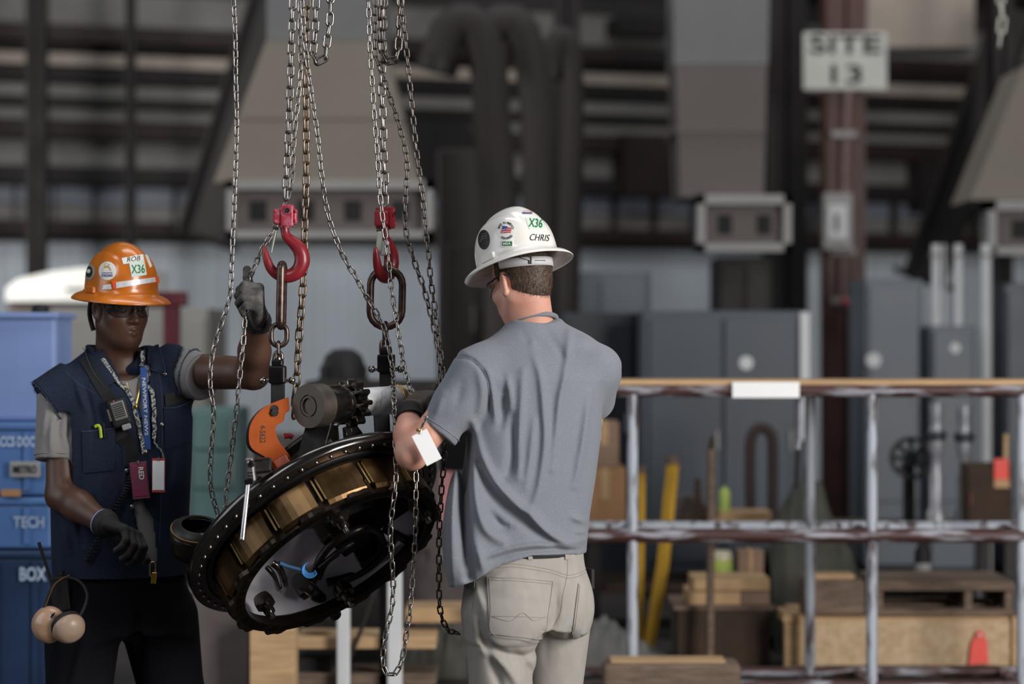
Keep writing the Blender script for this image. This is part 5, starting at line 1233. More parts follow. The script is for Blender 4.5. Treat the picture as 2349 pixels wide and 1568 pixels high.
# skin: one continuous body
B = Field((P(880, 0, 7.2).x, 6.85, 0), (P(1420, 0, 7.2).x, 7.75, 1.75), .011, (((-.14, .14, .0034),), ((7.04, 7.36, .0034),), ((1.48, 1.70, .0034), (1.00, 1.32, .006))))
LC = add_head(B, hC, frC, nbC, .058)
B.loft([(r[0], r[1], r[2], r[3]*.82, r[4]*.78) for r in rows if r[0] < 1.44], fC, .03)
B.cap(nbC, LSh, .05, .05, .03); B.cap(nbC, RSh, .05, .05, .03)
B.cap(LSh, LEl, .050, .046, .02); B.cap(LEl, LEl.lerp(LWr, .45), .046, .047, .02); B.cap(LEl.lerp(LWr, .45), LWr, .047, .031, .02); B.cap(LWr, LWr + Vector((.02, .03, .02)), .024, .016, .01)
B.cap(RSh, REl, .048, .042, .02); B.cap(REl, RWr, .042, .030, .02)
hipL = P(1150, 1430, 7.14); hipR = P(1280, 1430, 7.27); kneeL = P(1148, 1660, 7.16); kneeR = P(1262, 1660, 7.30); ankL = P(1150, 1850, 7.12); ankR = P(1262, 1850, 7.26)
for a, b, c in ((hipL, kneeL, ankL), (hipR, kneeR, ankR)): B.cap(a + Vector((0, .02, 0)), b + Vector((0, .02, 0)), .06, .05, .02); B.cap(b + Vector((0, .02, 0)), c, .05, .04, .02)
v, q = B.mesh(); v = relax(v, q, 1, .35)
pC = obj('person', v, q, m_skinL, None, True, origin=feetC)
tag(pC, 'person in grey t-shirt, khaki trousers and white hard hat seen from behind', 'person')
bodyC = surf_of([pC])
# short hair: shell over the skull down to the hairline, with bristles
f, l, u = frC
G = Field([hC[i]-.15 for i in range(3)], [hC[i]+.15 for i in range(3)], .0034); A = (f, l, u)
G.ell(LC(-.012, 0, .030), (.1005, .0795, .094), A, .02); G.ell(LC(-.026, 0, -.030), (.0665, .0600, .066), A, .035)
sl, X, Y, Z = G.blk([-99]*3, [99]*3); rx, ry, rz = X-hC.x, Y-hC.y, Z-hC.z
lf = rx*f.x+ry*f.y+rz*f.z; ll = rx*l.x+ry*l.y+rz*l.z; lu = rx*u.x+ry*u.y+rz*u.z
G.d = np.maximum(G.d, -(lu + .072 + np.clip(-lf-.02, 0, .06)*.25 - np.clip(lf+.03, 0, .08)*0.55*1.4))       # hairline rising to the ear
G.d = np.maximum(G.d, (lf-.012-np.clip(lu+.01, -.02, .03)*.6).astype(np.float32))
for s_ in (-1, 1): G.ell(LC(-.004, s_*.082, -.012), (.028, .02, .040), A, .006, 'sub')
vh, qh = G.mesh(); vh = relax(vh, qh, 1, .4)
hv = [Vector(p) for p in vh]; hf = [tuple(int(i) for i in w) for w in qh]; r_ = np.random.default_rng(3); base = len(hv)
for i in r_.integers(0, len(vh), 14000):
    p = Vector(vh[i]); nrm = (p-LC(-.012, 0, .02)).normalized(); dn = (nrm*.75 - u*.8 + Vector(r_.normal(0, .25, 3))).normalized(); sd = nrm.cross(dn).normalized()*.0006; n0 = len(hv)
    hv += [p+sd, p-sd, p+dn*r_.uniform(.003, .007)]; hf.append((n0, n0+1, n0+2))
ho = obj('hair', hv, hf, m_hair, pC, True)
# t-shirt
T = Field((P(930, 0, 7.2).x, 6.92, P(0, 1362, 7.2).z), (P(1425, 0, 7.2).x, 7.62, P(0, 715, 7.2).z), .0044)
T.loft(rows, fC, .03); T.cap(P(1195, 772, 7.19), LSh, .050, .068, .05); T.cap(P(1260, 768, 7.23), RSh, .050, .066, .05)
hem = P(1004, 992, 7.10); T.cap(LSh + Vector((.01, 0, -.01)), hem, .078, .064, .035, flat=True); T.cap(LSh, LSh.lerp(hem, .5), .072, .068, .04)
T.cap(RSh, P(1362, 915, 7.36), .071, .066, .04); T.ell(P(1075, 1230, 7.1), (.075, .10, .19), None, .06); T.ell(P(1300, 800, 7.2), (.09, .07, .05), None, .05)
T.folds([([(1199, 850), (1195, 931), (1188, 1008), (1190, 1090)], .010, .012), ([(1218, 790), (1237, 855), (1245, 924), (1249, 1008), (1237, 1103), (1218, 1165)], .012, .012),
         ([(1306, 757), (1295, 855), (1283, 912), (1276, 977), (1264, 1070)], .011, .012), ([(1352, 900), (1337, 1008), (1318, 1110)], .010, .013), ([(1224, 960), (1216, 1040), (1205, 1110)], .007, .010),
         ([(1088, 965), (1107, 1038), (1138, 1096), (1184, 1146), (1214, 1169), (1253, 1211), (1299, 1237), (1348, 1234)], .017, .013), ([(1098, 1060), (1130, 1125), (1176, 1172), (1230, 1212), (1290, 1256)], -.012, .014),
         ([(1119, 850), (1130, 901), (1138, 960)], .009, .010), ([(1158, 900), (1150, 975)], -.012, .014), ([(1176, 955), (1176, 1046), (1158, 1090)], -.013, .016), ([(1165, 860), (1172, 930)], .008, .010),
         ([(1084, 1040), (1092, 1123), (1115, 1199), (1155, 1232)], .014, .015), ([(1130, 1172), (1150, 1196), (1172, 1200)], -.012, .013), ([(1120, 1262), (1180, 1245), (1240, 1240), (1320, 1250)], .009, .008), ([(1130, 1272), (1190, 1256), (1260, 1252), (1330, 1258)], -.007, .007),
         ([(1072, 1000), (1068, 1100), (1068, 1200), (1078, 1310)], -.040, .016), ([(1046, 1080), (1040, 1180), (1040, 1330)], .012, .014), ([(1098, 1240), (1112, 1300)], .010, .012),
         ([(1050, 818), (1084, 824), (1115, 859), (1124, 893), (1123, 940)], -.006, .006), ([(1100, 850), (1108, 900), (1100, 950)], .007, .012), ([(1062, 880), (1048, 930)], -.005, .014), ([(1020, 905), (1000, 950)], .006, .014),
         ([(1250, 752), (1280, 800), (1300, 840)], -.003, .012), ([(1200, 765), (1225, 810), (1240, 840)], -.003, .010), ([(1310, 1180), (1345, 1195)], .008, .010), ([(1320, 1215), (1348, 1218)], .007, .008), ([(1380, 880), (1385, 950)], -.006, .010)], DC, -1, 7.22, .10)
hemx = [P(a, b, DC) for a, b in ((900, 1345), (1035, 1338), (1085, 1322), (1120, 1300), (1150, 1284), (1220, 1264), (1350, 1268), (1500, 1270))]
hz = np.interp(T.ax[0], [p.x for p in hemx], [p.z for p in hemx]).astype(np.float32); T.d = np.maximum(T.d, hz[:, None, None]-T.ax[2][None, None, :])
# neck hole
nz = P(1222, 735, 7.2); T.plane(nz, (-.18, .30, .93), [nz.x-.11, nz.y-.11, nz.z-.05], [nz.x+.10, nz.y+.12, nz.z+.2])
v, q = T.mesh(); v = relax(v, q, 1, .4); sh = obj('t_shirt', v, q, m_shirt, pC, True); suC = surf_of([sh])
ring = [];
for j in range(40):
    a = 2*math.pi*j/40; ring.append(P(1226, 738, 7.2) + (Vector((1, .1, .16)).normalized()*math.cos(a)*.0665 + Vector((-.05, .9, -.30)).normalized()*math.sin(a)*.0645))
MB().tube(ring, .0075, 8, closed=True).build('collar_rib', m_shirt, sh)
seam('sleeve_seam', suC, [(1052, 820), (1084, 826), (1112, 856), (1121, 893), (1121, 935)], .0016, m_khakis if False else m_shirt, sh)
hd = (hem-LSh).normalized(); hr = []
for j in range(32):
    a = 2*math.pi*j/32; o1 = hd.orthogonal().normalized(); hr.append(hem - hd*.016 + (o1*math.cos(a)+hd.cross(o1)*math.sin(a))*.0655)
MB().tube(hr, .0018, 6, closed=True).build('sleeve_hem', m_shirt, sh)
# trousers
H = Field((P(1020, 0, 7.2).x, 6.95, .03), (P(1395, 0, 7.2).x, 7.55, P(0, 1255, 7.2).z), .0052)
H.loft([rowC(1440, 1208, .178, .135), rowC(1400, 1206, .186, .140), rowC(1330, 1205, .184, .135), rowC(1262, 1206, .176, .122)], fC, .03)
H.ell(P(1166, 1400, 7.09), (.088, .075, .10), None, .05); H.ell(P(1306, 1390, 7.19), (.070, .070, .10), None, .05)
H.cap(hipL + Vector((.004, 0, .02)), kneeL, .112, .088, .05); H.cap(kneeL, ankL, .090, .075, .04); H.cap(hipR + Vector((-.004, .03, .0)), kneeR + Vector((0, .03, 0)), .104, .085, .008); H.cap(kneeR + Vector((0, .03, 0)), ankR, .085, .075, .008)
H.folds([([(1250, 1450), (1251, 1480), (1251, 1590)], -.026, .011), ([(1105, 1450), (1150, 1480), (1200, 1492), (1250, 1478)], -.010, .012), ([(1110, 1475), (1160, 1512), (1195, 1568)], .010, .014), ([(1100, 1400), (1112, 1450), (1130, 1500)], -.009, .012),
         ([(1090, 1330), (1110, 1380)], .007, .012), ([(1150, 1335), (1180, 1345), (1240, 1352)], .006, .010), ([(1180, 1480), (1215, 1530), (1225, 1568)], -.008, .014), ([(1310, 1440), (1305, 1500), (1312, 1568)], -.009, .014), ([(1140, 1330), (1160, 1320)], -.005, .01), ([(1274, 1340), (1272, 1400), (1262, 1440)], -.008, .012), ([(1130, 1500), (1150, 1568)], -.010, .014), ([(1275, 1470), (1290, 1520)], .006, .012)], DC, -1, 7.22, .1)
v, q = H.mesh(); v = relax(v, q, 1, .4); tr = obj('trousers', v, q, m_khaki, pC, True); suT = surf_of([tr])
pk = patch('back_pocket', suT, ((1118, 1321), (1269, 1329), (1246, 1466), (1125, 1452)), m_khaki, tr, 12, 12, .004)
for off in (3, 9): seam('stitch_line', suT, [(1118+off, 1321+off), (1180, 1324+off), (1266, 1330+off)], .0008, m_khakis, tr, .0048)
seam('stitch_line', suT, [(1124, 1326), (1127, 1390), (1130, 1450), (1188, 1464), (1242, 1466), (1256, 1400), (1266, 1334)], .0008, m_khakis, tr, .0048)
seam('stitch_line', suT, [(1130, 1413), (1170, 1423), (1197, 1405), (1222, 1422), (1250, 1412)], .0007, m_khakis, tr, .0048); seam('stitch_line', suT, [(1130, 1412), (1190, 1413), (1250, 1416)], .0007, m_khakis, tr, .0048)
patch('back_pocket', suT, ((1326, 1338), (1345, 1338), (1330, 1460), (1311, 1462)), m_khaki, tr, 6, 10, .004)
seam('stitch_line', suT, [(1328, 1342), (1322, 1400), (1314, 1460)], .0008, m_khakis, tr, .0046)
for d_ in (0, 7): seam('yoke_seam', suT, [(1095, 1302+d_), (1150, 1294+d_), (1191, 1294+d_), (1262, 1306+d_), (1299, 1318+d_), (1325, 1315+d_), (1343, 1306+d_)], .0008, m_khakis, tr)
seam('centre_seam', suT, [(1301, 1275), (1301, 1317), (1291, 1364), (1284, 1411), (1257, 1453)], .0009, m_khakis, tr); seam('side_seam', suT, [(1089, 1313), (1088, 1360), (1083, 1402)], .0009, m_khakis, tr)
for a in (1215, 1299): patch('belt_loop', suT, ((a-5, 1264), (a+5, 1264), (a+6, 1283), (a-4, 1283)), m_khaki, tr, 3, 4, .005)
bt_ = []
for j in range(48):
    a = 2*math.pi*j/48; c = P(1206, 1266, 7.2); bt_.append(c + sC*.176*math.cos(a) + fC*.124*math.sin(a))
MB().tube(bt_, .010, 6, closed=True, flat=.5).build('belt', m_black, tr)
ph = thing('phone', 'black phone sticking out of the right trouser pocket', 'phone', P(1351, 1340, 7.24)); MB().obox(P(1349, 1325, 7.26), (sC, fC, Vector((0, 0, 1))), (.006, .035, .03), .003).build('case', m_black, ph); MB().obox(P(1352, 1325, 7.26), (sC, fC, Vector((0, 0, 1))), (.003, .030, .026), .001).build('screen', m_ink, ph)
cloth_boot(pC, ankL.x, ankL.y, -.4, m_woodd); cloth_boot(pC, ankR.x, ankR.y, -.4, m_woodd)
# gloves
build_glove('glove', LWr + Vector((.004, .015, .012)), (.50, .72, .46), (.30, .40, -.85), 'L', pC, m_glovet, m_gloveb, LEl, ((30, 40, 25), (35, 45, 25), (40, 45, 30), (45, 45, 30)), cuff_r=.040, cuff_len=.045)
build_glove('glove', P(1062, 908, 7.46), (-.80, -.45, .35), (-.2, -.35, -.9), 'R', pC, m_glovet, m_gloveb, REl, ((35, 45, 30), (40, 50, 30), (45, 50, 30), (50, 50, 30)))
# hard hat with stickers
hw, shell = build_hat('white full brim hard hat with stickers on the worker in grey', hC + frC[2]*.068 - frC[0]*.004, frC, m_hatw); suH = surf_of([shell]); f, l, u = frC; hc = ORG[hw]
band = []
for j in range(25):
    a = math.radians(95+170*j/24); band.append((math.cos(a), math.sin(a)))
vs = []; fs = []
for ca, sa in band:
    for zz, rr in ((-.030, 0), (-.056, -.002), (-.056, -.005), (-.030, -.003)): vs.append(hc + f*(.114+rr)*ca + l*(.092+rr)*sa + u*(zz+.022*(1+ca)))
for i in range(24):
    for e in range(4): fs.append((i*4+e, i*4+(e+1) % 4, (i+1)*4+(e+1) % 4, (i+1)*4+e))
st = obj('suspension_strap', vs, fs, M('strap_grey', (196, 196, 198), .45, 0, var=.04), hw, True)
sus = surf_of([st])
for a in ((1212, 588, 1217, 606),):
    for x0, y0, x1, y1 in ((1213, 588, 1219, 590), (1213, 603, 1219, 605), (1213, 588, 1214.5, 605), (1217.5, 588, 1219, 605)): patch('strap_buckle', sus, ((x0, y0), (x1, y0), (x1, y1), (x0, y1)), m_ink, st, 2, 2, .003)
seam('strap_slot', sus, [(1180, 586), (1200, 593), (1213, 597)], .0008, m_ink, st, .002); 
for k in range(6): seam('strap_slot', sus, [(1228+k*4, 597.5), (1230+k*4, 597.6)], .0012, m_ink, st, .002)
patch('sticker', suH, ((1097, 527), (1124, 527), (1124, 572), (1097, 572)), m_stk, hw, off=.0012, shape='disc')
patch('sticker', suH, ((1141, 508), (1182, 508), (1182, 550), (1141, 550)), m_stw, hw, off=.0010, shape='disc')
patch('flag_print', suH, ((1153, 519), (1174, 523), (1172, 534), (1149, 535)), m_redi, hw, off=.0018, n=5, m=3); patch('flag_print', suH, ((1154, 518), (1165, 520), (1163, 528), (1152, 529)), m_bluei, hw, off=.0024, n=4, m=3)
for k in (526, 531): seam('flag_stripe', suH, [(1152, k+2), (1162, k), (1172, k+1)], .0008, m_stw, hw, .0022)
def arc_text(su, word, cx, cy, rx, ry, a0, a1, hgt, mat, parent, flip=False):
    n = len(word)
    for i, ch in enumerate(word):
        if ch == ' ': continue
        a = math.radians(a0+(a1-a0)*(i+.5)/n); x = cx+rx*math.cos(a); y = cy-ry*math.sin(a); rot = 90-math.degrees(a) if not flip else -90-math.degrees(a)
        print_text('lettering', su, ch, x, y, hgt, hgt*.75 if ch != 'I' else hgt*.25, rot, mat, parent, .0020)
arc_text(suH, 'MADE IN AMERICA', 1161, 529, 17, 18, 165, 12, 5.2, m_ink, hw); arc_text(suH, 'WITH PRIDE', 1161, 529, 17, 18, 232, 322, 5.2, m_ink, hw, True)
patch('sticker', suH, ((1205, 499), (1240, 499), (1250, 525), (1214, 527)), m_stg, hw, off=.0012); print_text('lettering', suH, 'X36', 1228, 512, 20, 31, 5, m_green, hw, .0025)
print_text('lettering', suH, 'CHRIS', 1238, 545, 15, 45, 3, m_ink, hw, .0020)
patch('sticker', suH, ((1151, 551), (1176, 551), (1176, 567), (1151, 567)), m_stw, hw, off=.0015); patch('sticker', suH, ((1153, 554), (1175, 554), (1175, 564), (1153, 564)), m_green, hw, off=.0025); print_text('lettering', suH, 'MSA', 1164, 559, 6, 17, -2, m_stw, hw, .0035)
seam('faded_print', suH, [(1198+k*1.5, 489+(-2 if k % 2 else 2)) for k in range(16)], .0007, m_bluei, hw, .0018); seam('faded_print', suH, [(1200, 485), (1210, 484), (1220, 486)], .0006, m_redi, hw, .0018)
for k in range(3): seam('faded_print', suH, [(1102+k*2, 556-k*6), (1110, 548-k*5), (1118, 545-k*5)], .0007, m_reg, hw, .0022)
# safety glasses
def glasses(label, L, lens_m, frame_m):
    g = thing('safety_glasses', label, 'glasses', L(.09, 0, 0)); vs = []; fs = []; n = 30
    for i in range(n+1):
        a = math.radians(-82+164*i/n); q_ = abs(a); k = (.009 + .015*min(1, q_/.32))*(1 if q_ < .85 else 1-.75*(q_-.85)/.58)
        for uu, e in ((.017-.005*(q_/1.43)**2, .004), (-k, -.002)): vs.append(L(.020+.088*math.cos(a)+e, .080*math.sin(a), uu))
    for i in range(n): fs.append((2*i, 2*i+2, 2*i+3, 2*i+1))
    o = obj('lens', vs, fs, lens_m, g, True)
    MB().tube([vs[2*i] for i in range(n+1)], .0032, 6).build('brow_bar', frame_m, g); MB().tube([vs[2*i+1] for i in range(n+1)], .0010, 6).build('lower_rim', frame_m, g)
    for s_ in (-1, 1): MB().tube(smooth_path([L(.030, s_*.081, .014), L(.0, s_*.084, .016), L(-.018, s_*.086, .014), L(-.034, s_*.084, .004), L(-.044, s_*.081, -.008)]), .0032, 8, flat=.7).build('temple_arm', frame_m, g)
    MB().tube([L(.108, .010, -.004), L(.110, 0, .004), L(.108, -.010, -.004)], .0028, 6).build('nose_bridge', frame_m, g)
    return g
glasses('clear safety glasses with blue black arms on the worker in grey', LC, m_lens, m_frameb)
# white card hanging from the sleeve
cd_ = thing('id_card', 'blank white card clipped to the left sleeve of the worker in grey', 'card', P(985, 1066, 6.98))
cv = [P(a, b, 7.0) for a, b in ((944, 1001), (977, 984), (1013, 1050), (981, 1068))]; ctr = sum(cv, Vector())/4; e1 = (cv[1]-cv[0]).normalized(); e2 = (cv[3]-cv[0]); e2 = (e2-e1*e2.dot(e1)).normalized()
MB().obox(ctr, (e1, e2, e1.cross(e2)), (.0245, .0485, .0012), .0011).build('card', m_card1, cd_)
MB().tube([P(964, 994, 6.995), P(968, 978, 7.0), P(972, 968, 7.02), P(980, 955, 7.03)], .0035, 8).build('clip', m_bolt, cd_); MB().ball(P(960, 985, 6.995), .007).build('clip_knob', M('brass_clip', (170, 140, 90), .35, .8), cd_)

# ================================================================== worker in the denim vest
DR_ = 7.8; fR = Vector((.35, -.94, 0)).normalized(); lR = Vector((.94, .35, 0)).normalized()
hR = P(276, 704, 7.78); frR = frame((.60, -.79, -.10)); nbR = P(268, 838, 7.82)
RShR = P(140, 908, 7.74); LShR = P(412, 850, 7.84); RElR = P(142, 1135, 7.66); RWrR = P(240, 1200, 7.50); LElR = P(582, 856, 7.62); LWrR = P(586, 742, 7.50)
def rowR(py, cx, a, b, dd=0.0): p = P(cx, py, DR_); return (p.z, p.x, DR_+dd, a, b)
rowsR = [rowR(1330, 275, .205, .165), rowR(1250, 275, .208, .168), rowR(1150, 276, .212, .165), rowR(1050, 280, .214, .158), rowR(960, 284, .212, .148), rowR(900, 280, .202, .135), rowR(860, 276, .170, .115), rowR(830, 272, .115, .09), rowR(806, 270, .078, .074)]
feetR = Vector((P(290, 0, DR_).x, DR_, 0))
B = Field((P(60, 0, 7.7).x, 7.35, 0), (P(640, 0, 7.6).x, 8.15, 1.72), .011, (((hR.x-.11, hR.x+.115, .003),), ((7.64, 7.90, .003),), ((hR.z-.13, hR.z+.09, .003), (.82, 1.0, .006))))
fr_, ll_, uu_ = frR; LR0 = lambda a, b, c: hR + fr_*a + ll_*b + uu_*c
B.ell(LR0(.026, 0, -.055), (.060, .063, .064), (fr_, ll_, uu_), .03); B.ell(LR0(.054, 0, -.102), (.030, .034, .024), (fr_, ll_, uu_), .03)
LR_ = add_head(B, hR, frR, nbR, .064)
B.loft([(r[0], r[1], r[2], r[3]*.8, r[4]*.75) for r in rowsR if r[0] < 1.37], fR, .03)
B.cap(nbR, RShR, .05, .05, .03); B.cap(nbR, LShR, .05, .05, .03)
B.cap(RShR, RElR, .050, .050, .02); B.cap(RElR, RElR.lerp(RWrR, .4), .050, .049, .02); B.cap(RElR.lerp(RWrR, .4), RWrR, .049, .032, .02); B.cap(RWrR, RWrR + Vector((.03, -.02, -.01)), .024, .016, .01)
B.cap(LShR, LElR, .062, .050, .02); B.cap(LElR, LElR.lerp(LWrR, .45), .049, .050, .02); B.cap(LElR.lerp(LWrR, .45), LWrR, .050, .036, .02); B.cap(LWrR, LWrR + Vector((0, -.01, .02)), .022, .016, .01)
hl1 = P(190, 1420, 7.74); hl2 = P(365, 1420, 7.88); kn1 = P(180, 1620, 7.68); kn2 = P(400, 1620, 7.86); an1 = P(185, 1770, 7.76); an2 = P(410, 1770, 7.94)
for a, b, c in ((hl1, kn1, an1), (hl2, kn2, an2)): B.cap(a, b, .08, .058, .02); B.cap(b, c, .055, .042, .02)
v, q = B.mesh(); v = relax(v, q, 1, .3)
pR = obj('person', v, q, m_skinD, None, True, origin=feetR); tag(pR, 'person in dark denim vest and orange hard hat gripping the chain', 'person'); bodyR = surf_of([pR])
patch('lower_lip', bodyR, ((305, 769), (329, 767), (327, 776), (308, 777)), M('lip_rose', (98, 62, 52), .4, 0, var=.1), pR, off=.0008, shape='disc')
for s_ in (-1, 1): MB().ball(LR_(.0805, s_*.031, -.004), .0118, sc=(1, 1, .38)).build('eye', m_eye, pR)
for s_ in (-1, 1): MB().ball(LR_(.0880, s_*.0305, -.004), .0056, sc=(1, 1, .72)).build('iris', m_ink, pR)
for s_ in (-1, 1): MB().tube([LR_(.091, s_*.014, .017), LR_(.093, s_*.030, .022), LR_(.082, s_*.048, .017)], [.0025, .004, .002], 6).build('eyebrow', m_hairb, pR)
f, l, u = frR; A = (f, l, u)
G = Field([hR[i]-.14 for i in range(3)], [hR[i]+.14 for i in range(3)], .0045); G.ell(LR_(-.012, 0, .030), (.100, .079, .094), A, .02); G.ell(LR_(-.03, 0, -.02), (.070, .064, .06), A, .03)
G.plane(LR_(.028, 0, 0), f*1.0 - u*.55, None); G.plane(LR_(0, 0, -.055), -u)
for s_ in (-1, 1): G.ell(LR_(-.004, s_*.082, -.012), (.030, .02, .042), A, .006, 'sub')
v, q = G.mesh(); obj('hair', v, q, m_hairb, pR, True)
# moustache shadow and t-shirt
T = Field((P(50, 0, 7.7).x, 7.42, .72), (P(520, 0, 7.7).x, 8.12, 1.47), .006)
T.loft(rowsR, fR, .03, -.008); T.cap(nbR + Vector((-.03, 0, -.02)), RShR, .046, .056, .05); T.cap(nbR + Vector((.03, 0, -.02)), LShR, .046, .058, .05)
hemR = P(132, 1056, 7.70); T.cap(RShR, hemR, .076, .073, .03, flat=True); hemL = P(470, 866, 7.76); T.cap(LShR, hemL, .080, .074, .03, flat=True)
T.folds([([(150, 930), (140, 980), (150, 1030)], -.006, .010), ([(115, 930), (105, 990)], .008, .012), ([(172, 960), (160, 1010)], -.008, .010), ([(130, 940), (126, 1000), (130, 1040)], .008, .010), ([(450, 820), (446, 880)], -.006, .008), ([(465, 830), (460, 890)], .006, .008)], 7.7, -1, 7.72, .06)
T.ell(P(280, 832, 7.73), (.072, .085, .062), None, .01, 'sub')
v, q = T.mesh(); v = relax(v, q, 1, .4); ts = obj('t_shirt', v, q, m_tee, pR, True)
for cc, dd, rr in ((hemR, (hemR-RShR).normalized(), .0745), (hemL, (hemL-LShR).normalized(), .0755)):
    o1 = dd.orthogonal().normalized(); MB().tube([cc - dd*.014 + (o1*math.cos(2*math.pi*j/28)+dd.cross(o1)*math.sin(2*math.pi*j/28))*rr for j in range(28)], .0016, 5, closed=True).build('sleeve_hem', m_tee, ts)
# denim vest
Vt = Field((P(40, 0, 7.7).x, 7.42, .70), (P(520, 0, 7.7).x, 8.12, 1.50), .0050)
Vt.loft([r for r in rowsR], fR, .03, .010); Vt.cap(nbR + Vector((-.05, 0, .0)), RShR + Vector((.02, 0, .01)), .060, .074, .05); Vt.cap(nbR + Vector((.05, .0, .0)), LShR + Vector((-.02, 0, .0)), .060, .076, .05)
stubR = P(112, 930, 7.72); Vt.cap(RShR + Vector((.05, .01, .03)), stubR, .092, .094, .03, flat=True)
stubL = P(438, 862, 7.81); Vt.cap(LShR + Vector((-.05, 0, .0)), stubL, .088, .092, .03, flat=True)
# hollow out the arm openings and the front
Vt.cap(RShR + Vector((.02, 0, .01)), hemR + (hemR-RShR)*.3, .083, .082, .004, 'sub'); Vt.cap(LShR, hemL + (hemL-LShR)*.4, .083, .080, .004, 'sub')
poly = [(232, 790), (344, 790), (340, 860), (334, 930), (326, 1000), (316, 1000), (300, 925), (268, 868), (240, 826)]
def in_poly(GX, GZ, pts):
    ins = np.zeros(GX.shape, bool); n = len(pts)
    for i in range(n):
        (x0, z0), (x1, z1) = pts[i], pts[(i+1) % n]; c = ((z0 > GZ) != (z1 > GZ)) & (GX < (x1-x0)*(GZ-z0)/(z1-z0+1e-12)+x0); ins ^= c
    return ins
GX, GZ = np.meshgrid(Vt.ax[0], Vt.ax[2], indexing='ij')
for pl_ in (poly, [(306, 1150), (330, 1142), (352, 1190), (362, 1290), (330, 1290)]):
    pw = [(P(a, b, 7.68).x, P(a, b, 7.68).z) for a, b in pl_]; ins = in_poly(GX, GZ, pw)
    msk = ins[:, None, :] & (Vt.ax[1] < 7.76)[None, :, None]; Vt.d = np.where(msk, np.maximum(Vt.d, .004), Vt.d)
Vt.ell(P(270, 806, 7.80), (.082, .080, .060), None, .01, 'sub')
Vt.folds([([(200, 880), (222, 960), (226, 1040)], -.006, .010), ([(180, 870), (205, 940)], .007, .010), ([(240, 900), (262, 960), (268, 1060)], .006, .010), ([(195, 1100), (190, 1160), (200, 1240)], -.007, .012), ([(290, 1000), (296, 1090), (305, 1190)], .006, .006), ([(352, 820), (362, 920), (366, 1060), (362, 1180)], .007, .006),
         ([(400, 850), (420, 930), (440, 970)], -.007, .012), ([(420, 1000), (425, 1100), (420, 1200)], .006, .014), ([(150, 1200), (170, 1260)], .008, .012), ([(395, 1020), (385, 1120)], -.006, .012), ([(240, 1100), (230, 1200)], .006, .014)], 7.7, -1, 7.78, .06)
hz_ = P(0, 1322, 7.8).z; Vt.plane((0, 0, hz_), (0, 0, -1))
v, q = Vt.mesh(); v = relax(v, q, 1, .35); vest = obj('denim_vest', v, q, m_denim, pR, True); suV = surf_of([vest]); suVT = surf_of([vest, ts])
# frayed armhole edges
def fray(pts, r, n, seed):
    rr = np.random.default_rng(seed); mb = MB(); mb.tube(smooth_path(pts, 4), .0024, 6); sp_ = smooth_path(pts, 8)
    for i in range(n):
        p = sp_[rr.integers(0, len(sp_))]; d = Vector(rr.normal(0, 1, 3)); d.z -= .6; d.normalize(); mb.tube([p, p+d*rr.uniform(.006, .016)], [.0011, .0004], 4)
    return mb
def edge_ring(c, d, rad, a0, a1):
    d = Vector(d).normalized(); o1 = Vector((0, -1, 0)); o1 = (o1-d*o1.dot(d)).normalized(); o2 = d.cross(o1); return [c + (o1*math.cos(a)+o2*math.sin(a))*rad for a in np.linspace(a0, a1, 22)]
fray(edge_ring(stubR, stubR-RShR - Vector((.05, .01, .03)), .089, 0, 2*math.pi), .003, 150, 1).build('frayed_edge', m_denims, vest)
fray(edge_ring(stubL, stubL-LShR + Vector((.05, 0, 0)), .088, 0, 2*math.pi), .003, 120, 2).build('frayed_edge', m_denims, vest)
# collar, plackets, pockets
patch('collar_flap', suVT, ((196, 800), (226, 786), (270, 872), (240, 892)), m_denim, vest, 8, 10, .010); patch('collar_flap', suVT, ((336, 800), (364, 796), (380, 856), (344, 850)), m_denim, vest, 8, 8, .010)
for pts in ([(240, 892), (270, 872)], [(197, 802), (212, 850), (240, 890)], [(364, 797), (381, 856), (345, 851)]): seam('collar_stitch', suVT, pts, .0012, m_denims, vest, .0115)
patch('chest_pocket', suV, ((190, 990), (262, 982), (262, 1078), (192, 1085)), m_denim, vest, 8, 8, .005); seam('pocket_edge', suV, [(188, 990), (225, 987), (263, 982)], .0018, m_denims, vest, .006)
patch('chest_pocket', suV, ((374, 936), (432, 920), (438, 1010), (378, 1030)), m_denim, vest, 8, 8, .005); seam('pocket_edge', suV, [(374, 936), (405, 934), (433, 920)], .0018, m_denims, vest, .006)
patch('pocket_insert', suV, ((376, 906), (424, 892), (428, 920), (378, 934)), m_black, vest, 4, 4, .006)
seam('placket_edge', suV, [(300, 1000), (304, 1060), (310, 1140)], .0016, m_denims, vest); seam('placket_edge', suV, [(360, 830), (370, 900), (372, 1000), (370, 1120), (366, 1240)], .0014, m_denims, vest); seam('yoke_stitch', suV, [(150, 850), (180, 880), (215, 900)], .0012, m_denims, vest)
for a, b in ((290, 1079), (301, 1162), (370, 974), (378, 858)):
    h = suV.hit(a, b, .001)
    if h: MB().ball(h, .0075, sc=(1, .5, 1)).build('snap_button', m_bolt, vest)
